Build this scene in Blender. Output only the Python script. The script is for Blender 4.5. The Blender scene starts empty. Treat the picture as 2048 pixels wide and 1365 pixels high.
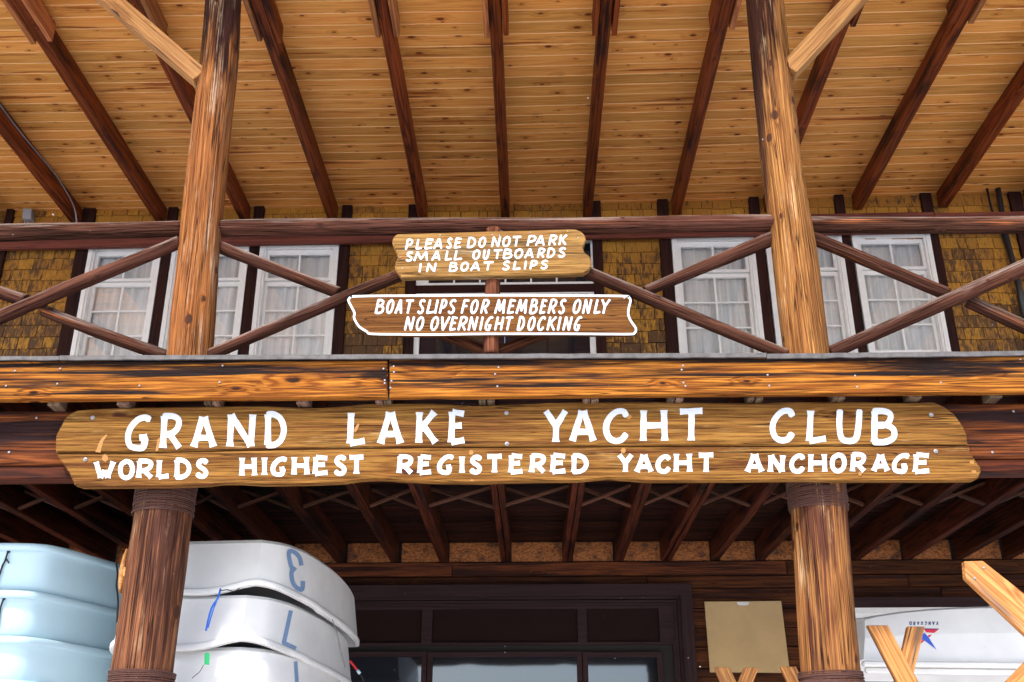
import bpy, bmesh, math, random
from mathutils import Vector, Matrix, noise
from mathutils.bvhtree import BVHTree

# ------------------------------------------------------------------ scene, camera, world, sun
S = bpy.context.scene
COL = S.collection
R = math.radians
CAMZ = 1.6
FPX, PITCH, YAW, ROLL = 2101.9, 0.410666, 0.018788, -0.0019277
PW, PH_ = 2048.0, 1365.0
FWD = Vector((-math.sin(YAW)*math.cos(PITCH), math.cos(YAW)*math.cos(PITCH), math.sin(PITCH)))
_r = Vector((math.cos(YAW), math.sin(YAW), 0)); _u = _r.cross(FWD)
RGT = math.cos(ROLL)*_r + math.sin(ROLL)*_u
UPV = -math.sin(ROLL)*_r + math.cos(ROLL)*_u
cam_d = bpy.data.cameras.new('camera'); cam = bpy.data.objects.new('camera', cam_d); COL.objects.link(cam)
m = Matrix((RGT, UPV, -FWD)).transposed().to_4x4(); m.translation = Vector((0, 0, CAMZ))
cam.matrix_world = m
cam_d.sensor_width = 36; cam_d.lens = 36*FPX/PW; cam_d.clip_end = 2000; cam_d.clip_start = 0.05
S.camera = cam
w = bpy.data.worlds.new('World'); S.world = w; w.use_nodes = True
wn = w.node_tree; bg = wn.nodes['Background']
sky = wn.nodes.new('ShaderNodeTexSky'); sky.sky_type = 'NISHITA'; sky.sun_disc = False
SUN_EL, SUN_AZ = R(48), R(-22)          # azimuth: sun stands behind the camera, to its left
sd = Vector((math.sin(SUN_AZ)*math.cos(SUN_EL), -math.cos(SUN_AZ)*math.cos(SUN_EL), math.sin(SUN_EL)))
sky.sun_elevation = SUN_EL; sky.sun_rotation = math.atan2(sd.x, sd.y)
sky.air_density = 1.0; sky.dust_density = 2.5; sky.ozone_density = 1.0
wn.links.new(sky.outputs[0], bg.inputs[0]); bg.inputs[1].default_value = 0.15
sun_d = bpy.data.lights.new('sun', 'SUN'); sun = bpy.data.objects.new('sun', sun_d); COL.objects.link(sun)
sun_d.energy = 2.0; sun_d.angle = R(3.0); sun_d.color = (1.0, 0.95, 0.88)
sun.rotation_euler = (-sd).to_track_quat('-Z', 'Y').to_euler(); sun.location = (-3, -8, 12)
S.view_settings.view_transform = 'Standard'; S.view_settings.look = 'None'
S.view_settings.gamma = 1; S.view_settings.use_curve_mapping = False
S.view_settings.exposure = 1.22
try:
    S.cycles.max_bounces = 8; S.cycles.diffuse_bounces = 4
except Exception: pass

# ------------------------------------------------------------------ helpers: picture point -> place
def ray(px, py): return FWD + RGT*((px-PW/2)/FPX) - UPV*((py-PH_/2)/FPX)
def at(px, py, Y):                       # the point of the upright plane at distance Y
    d = ray(px, py); d = d*(Y/d.y); d.z += CAMZ; return d
def ath(px, py, h):                      # the point of the level plane h above the camera
    d = ray(px, py); d = d*(h/d.z); d.z += CAMZ; return d
def Z(h): return h + CAMZ
random.seed(7)

def thing(name, label, cat, loc=(0, 0, 0), group=None):
    o = bpy.data.objects.new(name, None); COL.objects.link(o); o.location = loc
    o.empty_display_size = .1
    o['label'] = label; o['category'] = cat
    if group: o['group'] = group
    return o
def struct(name, loc=(0, 0, 0)):
    o = bpy.data.objects.new(name, None); COL.objects.link(o); o.location = loc
    o.empty_display_size = .1; o['kind'] = 'structure'; return o
def world_loc(o):
    v = Vector(o.location)
    if o.parent: v = o.parent.matrix_world_cached @ v if False else v + world_loc(o.parent)
    return v
def link(name, me, mat, M, parent=None):
    """M is the wanted world matrix; parents are never rotated when they carry children with M"""
    o = bpy.data.objects.new(name, me); COL.objects.link(o)
    if mat and not me.materials: me.materials.append(mat)
    if parent is not None:
        o.parent = parent
        o.matrix_basis = WM[parent.name].inverted() @ M if parent.name in WM else Matrix.Translation(-world_loc(parent)) @ M
    else:
        o.matrix_basis = M
    WM[o.name] = M.copy()
    return o
WM = {}
def frame(a, b, up=Vector((0, 0, 1))):
    a = Vector(a); b = Vector(b); x = (b-a).normalized()
    y = up.cross(x)
    if y.length < 1e-4: y = Vector((0, 1, 0))
    y.normalize(); z = x.cross(y)
    M = Matrix((x, y, z)).transposed().to_4x4(); M.translation = (a+b)/2
    return M, (b-a).length
MESHES = {}
def box_mesh(l, wd, t, bev=.004, seg=1):
    key = (round(l, 3), round(wd, 4), round(t, 4), bev, seg)
    if key in MESHES: return MESHES[key].copy() if False else MESHES[key]
    bm = bmesh.new(); bmesh.ops.create_cube(bm, size=1)
    for v in bm.verts: v.co = Vector((v.co.x*l, v.co.y*wd, v.co.z*t))
    if bev > 0:
        bmesh.ops.bevel(bm, geom=bm.edges[:], offset=min(bev, t*.3, wd*.3), segments=seg, affect='EDGES', profile=.5)
    me = bpy.data.meshes.new('box'); bm.to_mesh(me); bm.free(); MESHES[key] = me
    return me
def timber(name, a, b, wd, t, mat, parent=None, up=Vector((0, 0, 1)), bev=.004, roll=0):
    """a squared length of wood from a to b; wd across, t along up; the grain runs along local x"""
    M, l = frame(a, b, up)
    if roll: M = M @ Matrix.Rotation(roll, 4, 'X')
    me = box_mesh(l, wd, t, bev)
    if me.materials and me.materials[0] != mat: me = me.copy(); me.materials.clear()
    return link(name, me, mat, M, parent)
def log(name, a, b, r0, r1, mat, parent=None, seed=0, wob=.05, seg=36, rings=None, wander=.006, knots=3, up=Vector((0, 0, 1)), flat=1.0):
    M, l = frame(a, b, up)
    n = rings or max(10, int(l/.022)); vs = []; fs = []; kat = []
    rnd = random.Random(seed)
    kn = [(rnd.uniform(-l/2, l/2), rnd.uniform(0, 6.28), rnd.uniform(.011, .022)*(r0/.13)**.5, rnd.uniform(.3, 1)) for _ in range(knots)]
    for i in range(n+1):
        s = i/n; x = -l/2+l*s; r = r0+(r1-r0)*s
        cy = noise.noise(Vector((x*.9, seed*3.1, 0)))*wander*2; cz = noise.noise(Vector((x*.9, seed*3.1+9, 4)))*wander*2
        for j in range(seg):
            t = 2*math.pi*j/seg
            d = noise.noise(Vector((x*1.6+seed*7, math.cos(t)*1.3, math.sin(t)*1.3+seed)))*wob
            d += noise.noise(Vector((x*1.2+seed*3, math.cos(t)*5, math.sin(t)*5)))*wob*.35
            # long drying checks
            c = noise.noise(Vector((x*.7+seed*1.3, math.cos(t)*2.6+seed, math.sin(t)*2.6)))
            if abs(c) < .03: d -= .05*(1-abs(c)/.03)
            kv_ = 0.
            for kx, kt, ks, ka in kn:
                dt = (t-kt+math.pi) % (2*math.pi)-math.pi
                q = ((x-kx)/(ks*1.7))**2+(dt*r/ks)**2
                if q < 9: e_ = math.exp(-q*.55); d += ka*.075*e_*(1-.75*math.exp(-q*3)); kv_ = max(kv_, e_)
            kat.append(kv_)
            rr = r*(1+d)
            vs.append((x, cy+rr*math.cos(t)*flat, cz+rr*math.sin(t)))
    for i in range(n):
        for j in range(seg):
            fs.append((i*seg+j, i*seg+(j+1) % seg, (i+1)*seg+(j+1) % seg, (i+1)*seg+j))
    fs.append(tuple(range(seg))); fs.append(tuple(n*seg+j for j in reversed(range(seg))))
    me = bpy.data.meshes.new(name); me.from_pydata(vs, [], fs)
    bm = bmesh.new(); bm.from_mesh(me); bmesh.ops.recalc_face_normals(bm, faces=bm.faces[:]); bm.to_mesh(me); bm.free()
    for p in me.polygons: p.use_smooth = len(p.vertices) == 4
    ka_ = me.attributes.new('knot', 'FLOAT', 'POINT'); ka_.data.foreach_set('value', kat)
    return link(name, me, mat, M, parent)
def mesh_obj(name, vs, fs, mat, parent=None, origin=None, smooth=False, recalc=True):
    """vs in world coordinates"""
    o0 = Vector(origin) if origin is not None else (world_loc(parent) if parent is not None else Vector(vs[0]))
    me = bpy.data.meshes.new(name); me.from_pydata([tuple(Vector(v)-o0) for v in vs], [], fs)
    if recalc:
        bm = bmesh.new(); bm.from_mesh(me); bmesh.ops.recalc_face_normals(bm, faces=bm.faces[:]); bm.to_mesh(me); bm.free()
    if smooth:
        for p in me.polygons: p.use_smooth = True
    return link(name, me, mat, Matrix.Translation(o0), parent)
def tube(name, pts, r, mat, parent=None, seg=8, origin=None, smooth_path=True):
    pts = [Vector(p) for p in pts]
    if smooth_path and len(pts) > 2: pts = crom(pts, 6)
    vs = []; fs = []; n = len(pts); prev = None
    for i, p in enumerate(pts):
        d = (pts[min(i+1, n-1)]-pts[max(i-1, 0)]).normalized()
        a = prev if prev is not None else (Vector((0, 0, 1)) if abs(d.z) < .9 else Vector((1, 0, 0)))
        s = d.cross(a).normalized(); t = s.cross(d).normalized(); prev = t
        for j in range(seg):
            q = 2*math.pi*j/seg; vs.append(p+s*math.cos(q)*r+t*math.sin(q)*r)
    for i in range(n-1):
        for j in range(seg): fs.append((i*seg+j, i*seg+(j+1) % seg, (i+1)*seg+(j+1) % seg, (i+1)*seg+j))
    fs.append(tuple(range(seg))); fs.append(tuple((n-1)*seg+j for j in range(seg)))
    return mesh_obj(name, vs, fs, mat, parent, origin, smooth=True)
def crom(pts, k, closed=False):
    out = []; n = len(pts)
    rng = n if closed else n-1
    for i in range(rng):
        p0 = pts[(i-1) % n] if (closed or i > 0) else pts[0]*2-pts[1] if isinstance(pts[0], Vector) else pts[0]
        p1 = pts[i]; p2 = pts[(i+1) % n]; p3 = pts[(i+2) % n] if (closed or i+2 < n) else pts[-1]
        for j in range(k):
            t = j/k
            out.append(.5*((2*p1)+(p2-p0)*t+(2*p0-5*p1+4*p2-p3)*t*t+(3*p1-p0-3*p2+p3)*t*t*t))
    if not closed: out.append(pts[-1])
    return out
def plate(name, outline, Y0, thick, mat, parent=None, bev=.004):
    """outline: picture points of the front face on the plane Y0; goes back by thick"""
    pts = [at(x, y, Y0) for x, y in outline]
    o0 = world_loc(parent) if parent is not None else pts[0]
    bm = bmesh.new(); vv = [bm.verts.new(p-o0) for p in pts]; f = bm.faces.new(vv)
    ex = bmesh.ops.extrude_face_region(bm, geom=[f])
    for v in [g for g in ex['geom'] if isinstance(g, bmesh.types.BMVert)]: v.co.y += thick
    bmesh.ops.recalc_face_normals(bm, faces=bm.faces[:])
    if bev:
        ed = [e for e in bm.edges if len(e.link_faces) == 2 and abs(e.verts[0].co.y-e.verts[1].co.y) < 1e-5 and e.verts[0].co.y < Y0-o0.y+thick/2]
        bmesh.ops.bevel(bm, geom=ed, offset=bev, segments=2, affect='EDGES')
    me = bpy.data.meshes.new(name); bm.to_mesh(me); bm.free()
    return link(name, me, mat, Matrix.Translation(o0), parent)

# ------------------------------------------------------------------ materials
class NT:
    def __init__(s, name):
        s.m = bpy.data.materials.new(name); s.m.use_nodes = True; s.t = s.m.node_tree; s.n = s.t.nodes
        s.b = s.n['Principled BSDF']; s.out = s.n['Material Output']
    def put(s, v, sock):
        if hasattr(v, 'is_output') or isinstance(v, bpy.types.NodeSocket): s.t.links.new(v, sock)
        else:
            try: sock.default_value = v
            except Exception:
                sock.default_value = (v, v, v)
    def math(s, op, a, b=None, c=None, clamp=False):
        n = s.n.new('ShaderNodeMath'); n.operation = op; n.use_clamp = clamp
        s.put(a, n.inputs[0])
        if b is not None: s.put(b, n.inputs[1])
        if c is not None: s.put(c, n.inputs[2])
        return n.outputs[0]
    def vm(s, op, a, b=None, scale=None):
        n = s.n.new('ShaderNodeVectorMath'); n.operation = op; s.put(a, n.inputs[0])
        if b is not None: s.put(b, n.inputs[1])
        if scale is not None: s.put(scale, n.inputs['Scale'])
        return n.outputs[0] if op not in ('LENGTH', 'DISTANCE') else n.outputs['Value']
    def noise(s, v, scale=1, detail=2, rough=.5, dist=0):
        n = s.n.new('ShaderNodeTexNoise'); s.put(v, n.inputs['Vector']); n.inputs['Scale'].default_value = scale
        n.inputs['Detail'].default_value = detail; n.inputs['Roughness'].default_value = rough; n.inputs['Distortion'].default_value = dist
        return n.outputs['Fac']
    def ramp(s, f, *st, interp='LINEAR'):
        n = s.n.new('ShaderNodeValToRGB'); s.put(f, n.inputs[0]); r = n.color_ramp; r.interpolation = interp
        while len(r.elements) < len(st): r.elements.new(.5)
        for e, (p, c) in zip(r.elements, st):
            e.position = p; e.color = (c, c, c, 1) if isinstance(c, (int, float)) else (*c, 1)
        return n.outputs[0]
    def mix(s, f, a, b, mode='MIX'):
        n = s.n.new('ShaderNodeMix'); n.data_type = 'RGBA'; n.blend_type = mode; s.put(f, n.inputs[0])
        for v, k in ((a, 6), (b, 7)):
            if isinstance(v, tuple): n.inputs[k].default_value = (*v, 1)
            else: s.put(v, n.inputs[k])
        return n.outputs[2]
    def bump(s, h, strength=.4, dist=.003):
        n = s.n.new('ShaderNodeBump'); s.put(h, n.inputs['Height']); n.inputs['Strength'].default_value = strength
        n.inputs['Distance'].default_value = dist; s.t.links.new(n.outputs[0], s.b.inputs['Normal'])
    def coords(s, rod=False):
        tc = s.n.new('ShaderNodeTexCoord'); oi = s.n.new('ShaderNodeObjectInfo')
        cmb = s.n.new('ShaderNodeCombineXYZ')
        s.put(s.math('MULTIPLY', oi.outputs['Random'], 31.0), cmb.inputs[0])
        s.put(s.math('MULTIPLY', oi.outputs['Random'], 17.0), cmb.inputs[1])
        s.put(s.math('MULTIPLY', oi.outputs['Random'], 23.0), cmb.inputs[2])
        s.rand = oi.outputs['Random']
        if rod:                                # round timber: the grain runs with the surface, whatever its bumps
            sx = s.n.new('ShaderNodeSeparateXYZ'); s.put(tc.outputs['Object'], sx.inputs[0])
            yz = s.n.new('ShaderNodeCombineXYZ'); s.put(sx.outputs[1], yz.inputs[1]); s.put(sx.outputs[2], yz.inputs[2])
            nm = s.vm('SCALE', s.vm('NORMALIZE', yz.outputs[0]), scale=rod)
            xx = s.n.new('ShaderNodeCombineXYZ'); s.put(sx.outputs[0], xx.inputs[0])
            return s.vm('ADD', s.vm('ADD', nm, xx.outputs[0]), cmb.outputs[0])
        return s.vm('ADD', tc.outputs['Object'], cmb.outputs[0])
    def geo(s): return s.n.new('ShaderNodeNewGeometry')

def wood(name, light, dark, stain=None, stain_amt=.5, stain_scale=(1.2, 6, 6), knot=.5, knot_s=(1.7, 5.5), knot_col=(.05, .018, .007),
         rings=26, ring_amt=.6, fine_amt=.5, crack=0., rough=.6, bump=.35, vary=.15, weather=None, weather_amt=0, w_up=False, spec=.3, edge=None, crack_s=(.35, 20), low_s=(.28, 7.5), grad=0., gside=0., attr=False, knot_size=1., con=(.25, .95), pore=.55, pore_s=(3.2, 78), mid_s=(.8, 38), fine_s=(2.2, 150), rod=.13):
    s = NT(name); P = s.coords(rod if attr else False)
    # knots
    if attr:                                   # logs: the knots are modelled, their place comes with the mesh
        at_ = s.n.new('ShaderNodeAttribute'); at_.attribute_name = 'knot'
        halo = s.ramp(at_.outputs['Fac'], (.0, 0), (1., 1)); kn = s.ramp(at_.outputs['Fac'], (.50, 0), (.80, 1))
    else:
        sx = s.n.new('ShaderNodeSeparateXYZ'); s.put(P, sx.inputs[0])
        cb = s.n.new('ShaderNodeCombineXYZ'); s.put(s.math('MULTIPLY', sx.outputs[0], knot_s[0]), cb.inputs[0])
        s.put(s.math('MULTIPLY', s.math('MULTIPLY_ADD', sx.outputs[2], .87, sx.outputs[1]), knot_s[1]), cb.inputs[1])
        vo = s.n.new('ShaderNodeTexVoronoi'); vo.voronoi_dimensions = '2D'; s.put(cb.outputs[0], vo.inputs['Vector']); vo.inputs['Scale'].default_value = 1
        d = s.math('MULTIPLY_ADD', s.noise(s.vm('MULTIPLY', P, (30, 60, 60)), 1, 2), .05, s.math('SUBTRACT', vo.outputs['Distance'], .025))
        sep = s.n.new('ShaderNodeSeparateColor'); s.put(vo.outputs['Color'], sep.inputs[0])
        on = s.math('GREATER_THAN', sep.outputs[0], 1-knot)
        size = s.math('MULTIPLY', s.math('MULTIPLY_ADD', s.math('POWER', sep.outputs[1], 2.), .09, .03), knot_size)
        kn = s.math('MULTIPLY', s.math('SUBTRACT', 1, s.math('DIVIDE', d, size), clamp=True), on)
        halo = s.math('MULTIPLY', s.math('SUBTRACT', 1, s.math('DIVIDE', d, s.math('MULTIPLY', size, 3.5)), clamp=True), on)
    # grain bent round the knots
    lowv = s.vm('MULTIPLY', P, (low_s[0], low_s[1], low_s[1]))
    low = s.noise(lowv, 1, 3, .55)
    f = s.math('ADD', s.math('MULTIPLY', low, rings), s.math('MULTIPLY', halo, rings*.16))
    ring = s.math('MULTIPLY_ADD', s.math('SINE', s.math('MULTIPLY', f, 6.283)), .5, .5)
    ring = s.math('POWER', ring, 1.6)
    fine = s.noise(s.vm('MULTIPLY', P, (fine_s[0], fine_s[1], fine_s[1])), 1, 2, .6)
    mid = s.noise(s.vm('MULTIPLY', P, (mid_s[0], mid_s[1], mid_s[1])), 1, 3, .6)
    g = s.math('ADD', s.math('MULTIPLY', ring, ring_amt), s.math('MULTIPLY', s.math('ADD', fine, mid), fine_amt))
    g = s.math('DIVIDE', g, ring_amt+fine_amt*1.2+.001)
    col = s.mix(s.ramp(g, (con[0], 0), (con[1], 1)), light, dark)
    # board to board change
    if vary:
        v = s.math('MULTIPLY_ADD', s.rand, vary*2, 1-vary)
        cv = s.n.new('ShaderNodeCombineColor')
        s.put(v, cv.inputs[0]); s.put(s.math('MULTIPLY', v, s.math('MULTIPLY_ADD', s.rand, -vary*.4, 1+vary*.2)), cv.inputs[1]); s.put(v, cv.inputs[2])
        col = s.mix(1.0, col, cv.outputs[0], 'MULTIPLY')
    if stain:
        st = s.noise(s.vm('MULTIPLY', P, stain_scale), 1, 4, .62)
        st = s.math('ADD', st, s.math('MULTIPLY', s.math('SUBTRACT', mid, .5), .55))
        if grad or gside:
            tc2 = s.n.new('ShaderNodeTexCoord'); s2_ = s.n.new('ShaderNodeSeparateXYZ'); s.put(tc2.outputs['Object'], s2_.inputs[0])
            st = s.math('ADD', st, s.math('MULTIPLY', s2_.outputs[0], grad)); st = s.math('ADD', st, s.math('MULTIPLY', s2_.outputs[2], gside))  # darker towards local +x by grad, towards local +z by gside
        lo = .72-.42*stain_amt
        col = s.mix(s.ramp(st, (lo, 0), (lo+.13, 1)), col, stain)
    if weather:
        we = s.noise(s.vm('MULTIPLY', P, (1.6, 9, 9)), 1, 5, .65)
        we = s.math('ADD', we, s.math('MULTIPLY', s.math('SUBTRACT', fine, .5), .5))
        if w_up:
            ge = s.geo(); sx = s.n.new('ShaderNodeSeparateXYZ'); s.put(ge.outputs['Normal'], sx.inputs[0])
            we = s.math('MULTIPLY_ADD', sx.outputs[2], .32, we)
        lo = .75-.45*weather_amt
        col = s.mix(s.ramp(we, (lo, 0), (lo+.16, 1)), col, weather)
    if pore:                                   # open fibres: short dark hairlines along the grain
        po = s.noise(s.vm('MULTIPLY', P, (pore_s[0], pore_s[1], pore_s[1])), 1, 4, .72)
        col = s.mix(s.math('MULTIPLY', s.ramp(po, (.50, 0), (.66, 1)), pore), col, s.mix(1.0, col, (.34, .27, .24), 'MULTIPLY'))
        col = s.mix(s.math('MULTIPLY', s.ramp(po, (.34, 1), (.44, 0)), pore*.45), col, s.mix(1.0, col, (1.5, 1.5, 1.5), 'MULTIPLY'))
    col = s.mix(s.math('MULTIPLY', halo, .55), col, s.mix(1.0, col, (.62, .42, .25), 'MULTIPLY'))
    col = s.mix(s.ramp(kn, (.05, 0), (.5, 1)), col, knot_col)
    h = s.math('MULTIPLY', g, -.5)
    h = s.math('ADD', h, s.math('MULTIPLY', fine, .4))
    if pore: h = s.math('SUBTRACT', h, s.math('MULTIPLY', s.ramp(po, (.48, 0), (.66, 1)), pore*.7))
    if crack:
        cn = s.noise(s.vm('MULTIPLY', P, (crack_s[0], crack_s[1], crack_s[1])), 1, 2, .5)
        cn = s.math('ADD', cn, s.math('MULTIPLY', halo, .05))
        c1 = s.math('SUBTRACT', 1, s.math('DIVIDE', s.math('ABSOLUTE', s.math('SUBTRACT', cn, .5)), .011*crack+.004), clamp=True)
        c2 = s.math('SUBTRACT', 1, s.math('DIVIDE', s.math('ABSOLUTE', s.math('SUBTRACT', cn, .40)), .008*crack+.003), clamp=True)
        c3 = s.math('SUBTRACT', 1, s.math('DIVIDE', s.math('ABSOLUTE', s.math('SUBTRACT', cn, .585)), .006*crack+.003), clamp=True)
        c = s.math('MAXIMUM', s.math('MAXIMUM', c1, c3), c2)
        gate = s.ramp(s.noise(s.vm('MULTIPLY', P, (1.1, 5, 5)), 1, 1), (.42, 0), (.52, 1))
        c = s.math('MULTIPLY', c, gate)
        col = s.mix(s.math('MULTIPLY', c, .92), col, (.012, .007, .005))
        h = s.math('SUBTRACT', h, s.math('MULTIPLY', c, 2.2))
    s.put(col, s.b.inputs['Base Color'])
    s.put(s.math('MULTIPLY_ADD', fine, .25, rough-.12), s.b.inputs['Roughness'])
    s.b.inputs['Specular IOR Level'].default_value = spec
    s.bump(h, bump, .004)
    return s.m

def simple_(name, col):
    s = NT(name); s.b.inputs['Base Color'].default_value = (*col, 1); s.b.inputs['Roughness'].default_value = .6; return s.m
M = {}
M['pine'] = wood('ceiling pine', (1.0, .49, .125), (.84, .32, .066), stain=(.46, .115, .022), stain_amt=.33, stain_scale=(1.0, 12, 12), knot=.6, knot_s=(3.4, 7.0), knot_size=1.3,
                 knot_col=(.20, .045, .012), rings=10, ring_amt=.35, fine_amt=.45, bump=.12, vary=.18, rough=.6, pore=.25, pore_s=(2.5, 60), spec=.2)
M['groove'] = simple_('ceiling board chamfer with painted highlight', (1.0, .60, .26))  # catch-light along the board edges, painted in as a paler colour
M['rafter'] = wood('rafter stain', (.29, .062, .012), (.10, .020, .006), stain=(.03, .009, .005), stain_amt=.42, knot=.3, rings=10, bump=.25, vary=.15, crack=.4, rough=.6, pore=.5, spec=.15)
M['rafter_light'] = wood('rafter block wood', (.50, .19, .06), (.28, .085, .028), stain=(.08, .024, .012), stain_amt=.36, knot=.3, rings=10, vary=.25, bump=.2)
M['brace'] = wood('knee brace pine', (.52, .26, .080), (.30, .12, .032), stain=(.2, .07, .03), stain_amt=.15, knot=.25, rings=12, ring_amt=.6, crack=.3, vary=.06)
PK = dict(attr=True, knot_col=(.06, .024, .013), rings=9, ring_amt=.16, fine_amt=1.0, con=(.38, .86), pore=.85, pore_s=(2.6, 110), mid_s=(1.1, 80), fine_s=(2.5, 210), spec=.08, crack_s=(.45, 26), crack=1.0, rough=.72, bump=.9, vary=.0)
M['post'] = wood('peeled log orange', (.48, .195, .052), (.19, .064, .020), stain=(.040, .015, .011), stain_amt=.05, stain_scale=(.9, 8, 8), grad=.40,  # darker towards the top of the log
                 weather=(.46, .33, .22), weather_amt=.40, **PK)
M['post_gold'] = wood('peeled log golden', (.50, .25, .075), (.21, .082, .024), stain=(.050, .018, .011), stain_amt=.15, stain_scale=(.9, 8, 8), grad=.26, gside=2.2,  # darker towards the top and the left side
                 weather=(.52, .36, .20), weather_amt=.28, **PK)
M['post_low'] = wood('peeled log brown', (.32, .135, .058), (.125, .046, .024), stain=(.060, .023, .015), stain_amt=.20, stain_scale=(.9, 8, 8), grad=.14,
                     weather=(.38, .24, .14), weather_amt=.32, **PK)
M['post_low2'] = wood('peeled log amber', (.46, .225, .075), (.20, .075, .024), stain=(.085, .030, .017), stain_amt=.16, stain_scale=(.9, 8, 8), grad=.16,
                     weather=(.50, .34, .19), weather_amt=.34, **PK)

M['rail'] = wood('rail log grey red', (.170, .072, .044), (.066, .027, .019), stain=(.32, .105, .036), stain_amt=.20, stain_scale=(.8, 10, 10), attr=True, knot_col=(.045, .02, .016), rings=10, crack=1.5, rough=.95, bump=1.,
                 con=(.36, .82), ring_amt=.2, fine_amt=1.0, vary=.10, weather=(.20, .142, .118), weather_amt=.38, w_up=True, rod=.055, spec=.02, pore=.95, pore_s=(2.6, 110), mid_s=(1.0, 80), fine_s=(2.5, 210), crack_s=(.5, 30))
M['fascia'] = wood('fascia orange', (.48, .185, .027), (.175, .052, .009), stain=(.016, .009, .008), stain_amt=.74, stain_scale=(.8, 22, 22), gside=1.0, knot=.7, knot_s=(1.9, 6.0), knot_size=1.5, knot_col=(.025, .010, .006),  # darker towards the upper edge
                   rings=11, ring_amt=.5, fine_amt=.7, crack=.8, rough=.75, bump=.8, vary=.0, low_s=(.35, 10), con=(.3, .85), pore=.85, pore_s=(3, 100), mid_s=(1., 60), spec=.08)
M['beam'] = wood('beam red brown', (.23, .066, .018), (.075, .021, .009), stain=(.022, .010, .010), stain_amt=.66, stain_scale=(.6, 16, 16), gside=.6, knot=.3, rings=14, crack=.6, rough=.75, bump=.6, vary=.2, pore=.8, spec=.08)
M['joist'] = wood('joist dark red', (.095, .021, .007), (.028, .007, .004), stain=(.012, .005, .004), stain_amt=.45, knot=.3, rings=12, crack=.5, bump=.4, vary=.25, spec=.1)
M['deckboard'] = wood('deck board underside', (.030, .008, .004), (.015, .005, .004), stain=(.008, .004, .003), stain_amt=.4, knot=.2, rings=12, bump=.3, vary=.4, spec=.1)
M['strut'] = wood('bridging strut wood', (.125, .045, .022), (.06, .022, .012), knot=.1, rings=12, bump=.3, vary=.25)
M['sign'] = wood('sign ochre wood', (.315, .160, .036), (.165, .070, .017), stain=(.10, .035, .012), stain_amt=.38, stain_scale=(.7, 16, 16), knot=.4, knot_s=(1.4, 5), knot_col=(.06, .02, .01), rings=10,
                 ring_amt=.35, fine_amt=.9, crack=.5, rough=.8, bump=.8, vary=.05, weather=(.41, .27, .11), weather_amt=.30, con=(.34, .84), pore=.85, pore_s=(4, 120), mid_s=(1.2, 60), fine_s=(3, 220), spec=.08)
M['sign_pale'] = wood('pale sign wood', (.36, .215, .068), (.23, .115, .034), stain=(.15, .10, .05), stain_amt=.34, stain_scale=(.8, 15, 15), knot=.1, knot_s=(2.2, 6), knot_col=(.3, .12, .03), rings=10,
                      ring_amt=.35, fine_amt=.9, crack=.5, rough=.8, bump=.8, vary=.0, weather=(.55, .41, .26), weather_amt=.35, con=(.34, .84), pore=.8, pore_s=(4, 120), mid_s=(1.2, 60), fine_s=(3, 220), spec=.08)
M['sign_brown'] = wood('brown sign wood', (.24, .105, .024), (.115, .044, .013), stain=(.08, .030, .012), stain_amt=.35, stain_scale=(.7, 18, 18), knot=.0, rings=10, ring_amt=.25, fine_amt=.95,
                       crack=.4, rough=.8, bump=.6, vary=.0, con=(.34, .84), pore=.85, pore_s=(4, 120), mid_s=(1.2, 60), fine_s=(3, 220), spec=.08)
M['siding'] = wood('dark log siding', (.14, .042, .013), (.062, .019, .009), stain=(.03, .011, .008), stain_amt=.5, stain_scale=(.6, 11, 11), knot=.3, rings=14, crack=.5, vary=.35, bump=.5, pore=.7, spec=.1)
M['trim'] = wood('dark brown trim', (.044, .015, .011), (.024, .009, .008), stain=(.012, .006, .006), stain_amt=.4, knot=.05, rings=12, vary=.1, bump=.3, rough=.7, spec=.1)
M['doorwood'] = wood('brown painted door wood', (.044, .025, .026), (.032, .018, .019), knot=.0, rings=8, vary=.06, bump=.15, rough=.8, pore=.2, spec=.05)
M['redtrim'] = wood('red brown ledger', (.21, .055, .034), (.12, .030, .020), stain=(.06, .02, .016), stain_amt=.2, knot=.1, rings=10, vary=.1, bump=.25)
M['newwood'] = wood('rack lumber', (.55, .26, .080), (.31, .115, .026), stain=(.16, .10, .07), stain_amt=.24, stain_scale=(1.2, 12, 12), knot=.3, knot_s=(1.8, 6), rings=14, ring_amt=.8, fine_amt=.5, crack=.4, vary=.12, bump=.4)
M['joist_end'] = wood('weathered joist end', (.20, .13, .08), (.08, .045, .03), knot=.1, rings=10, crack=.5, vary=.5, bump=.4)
M['centre'] = wood('baluster log', rod=.05, light=(.22, .080, .038), dark=(.09, .03, .018), stain=(.05, .02, .016), stain_amt=.4, attr=True, rings=12, crack=1., vary=.05, bump=.9, weather=(.34, .17, .09), weather_amt=.25, spec=.05, pore=.9, pore_s=(2.6, 110))

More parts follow.
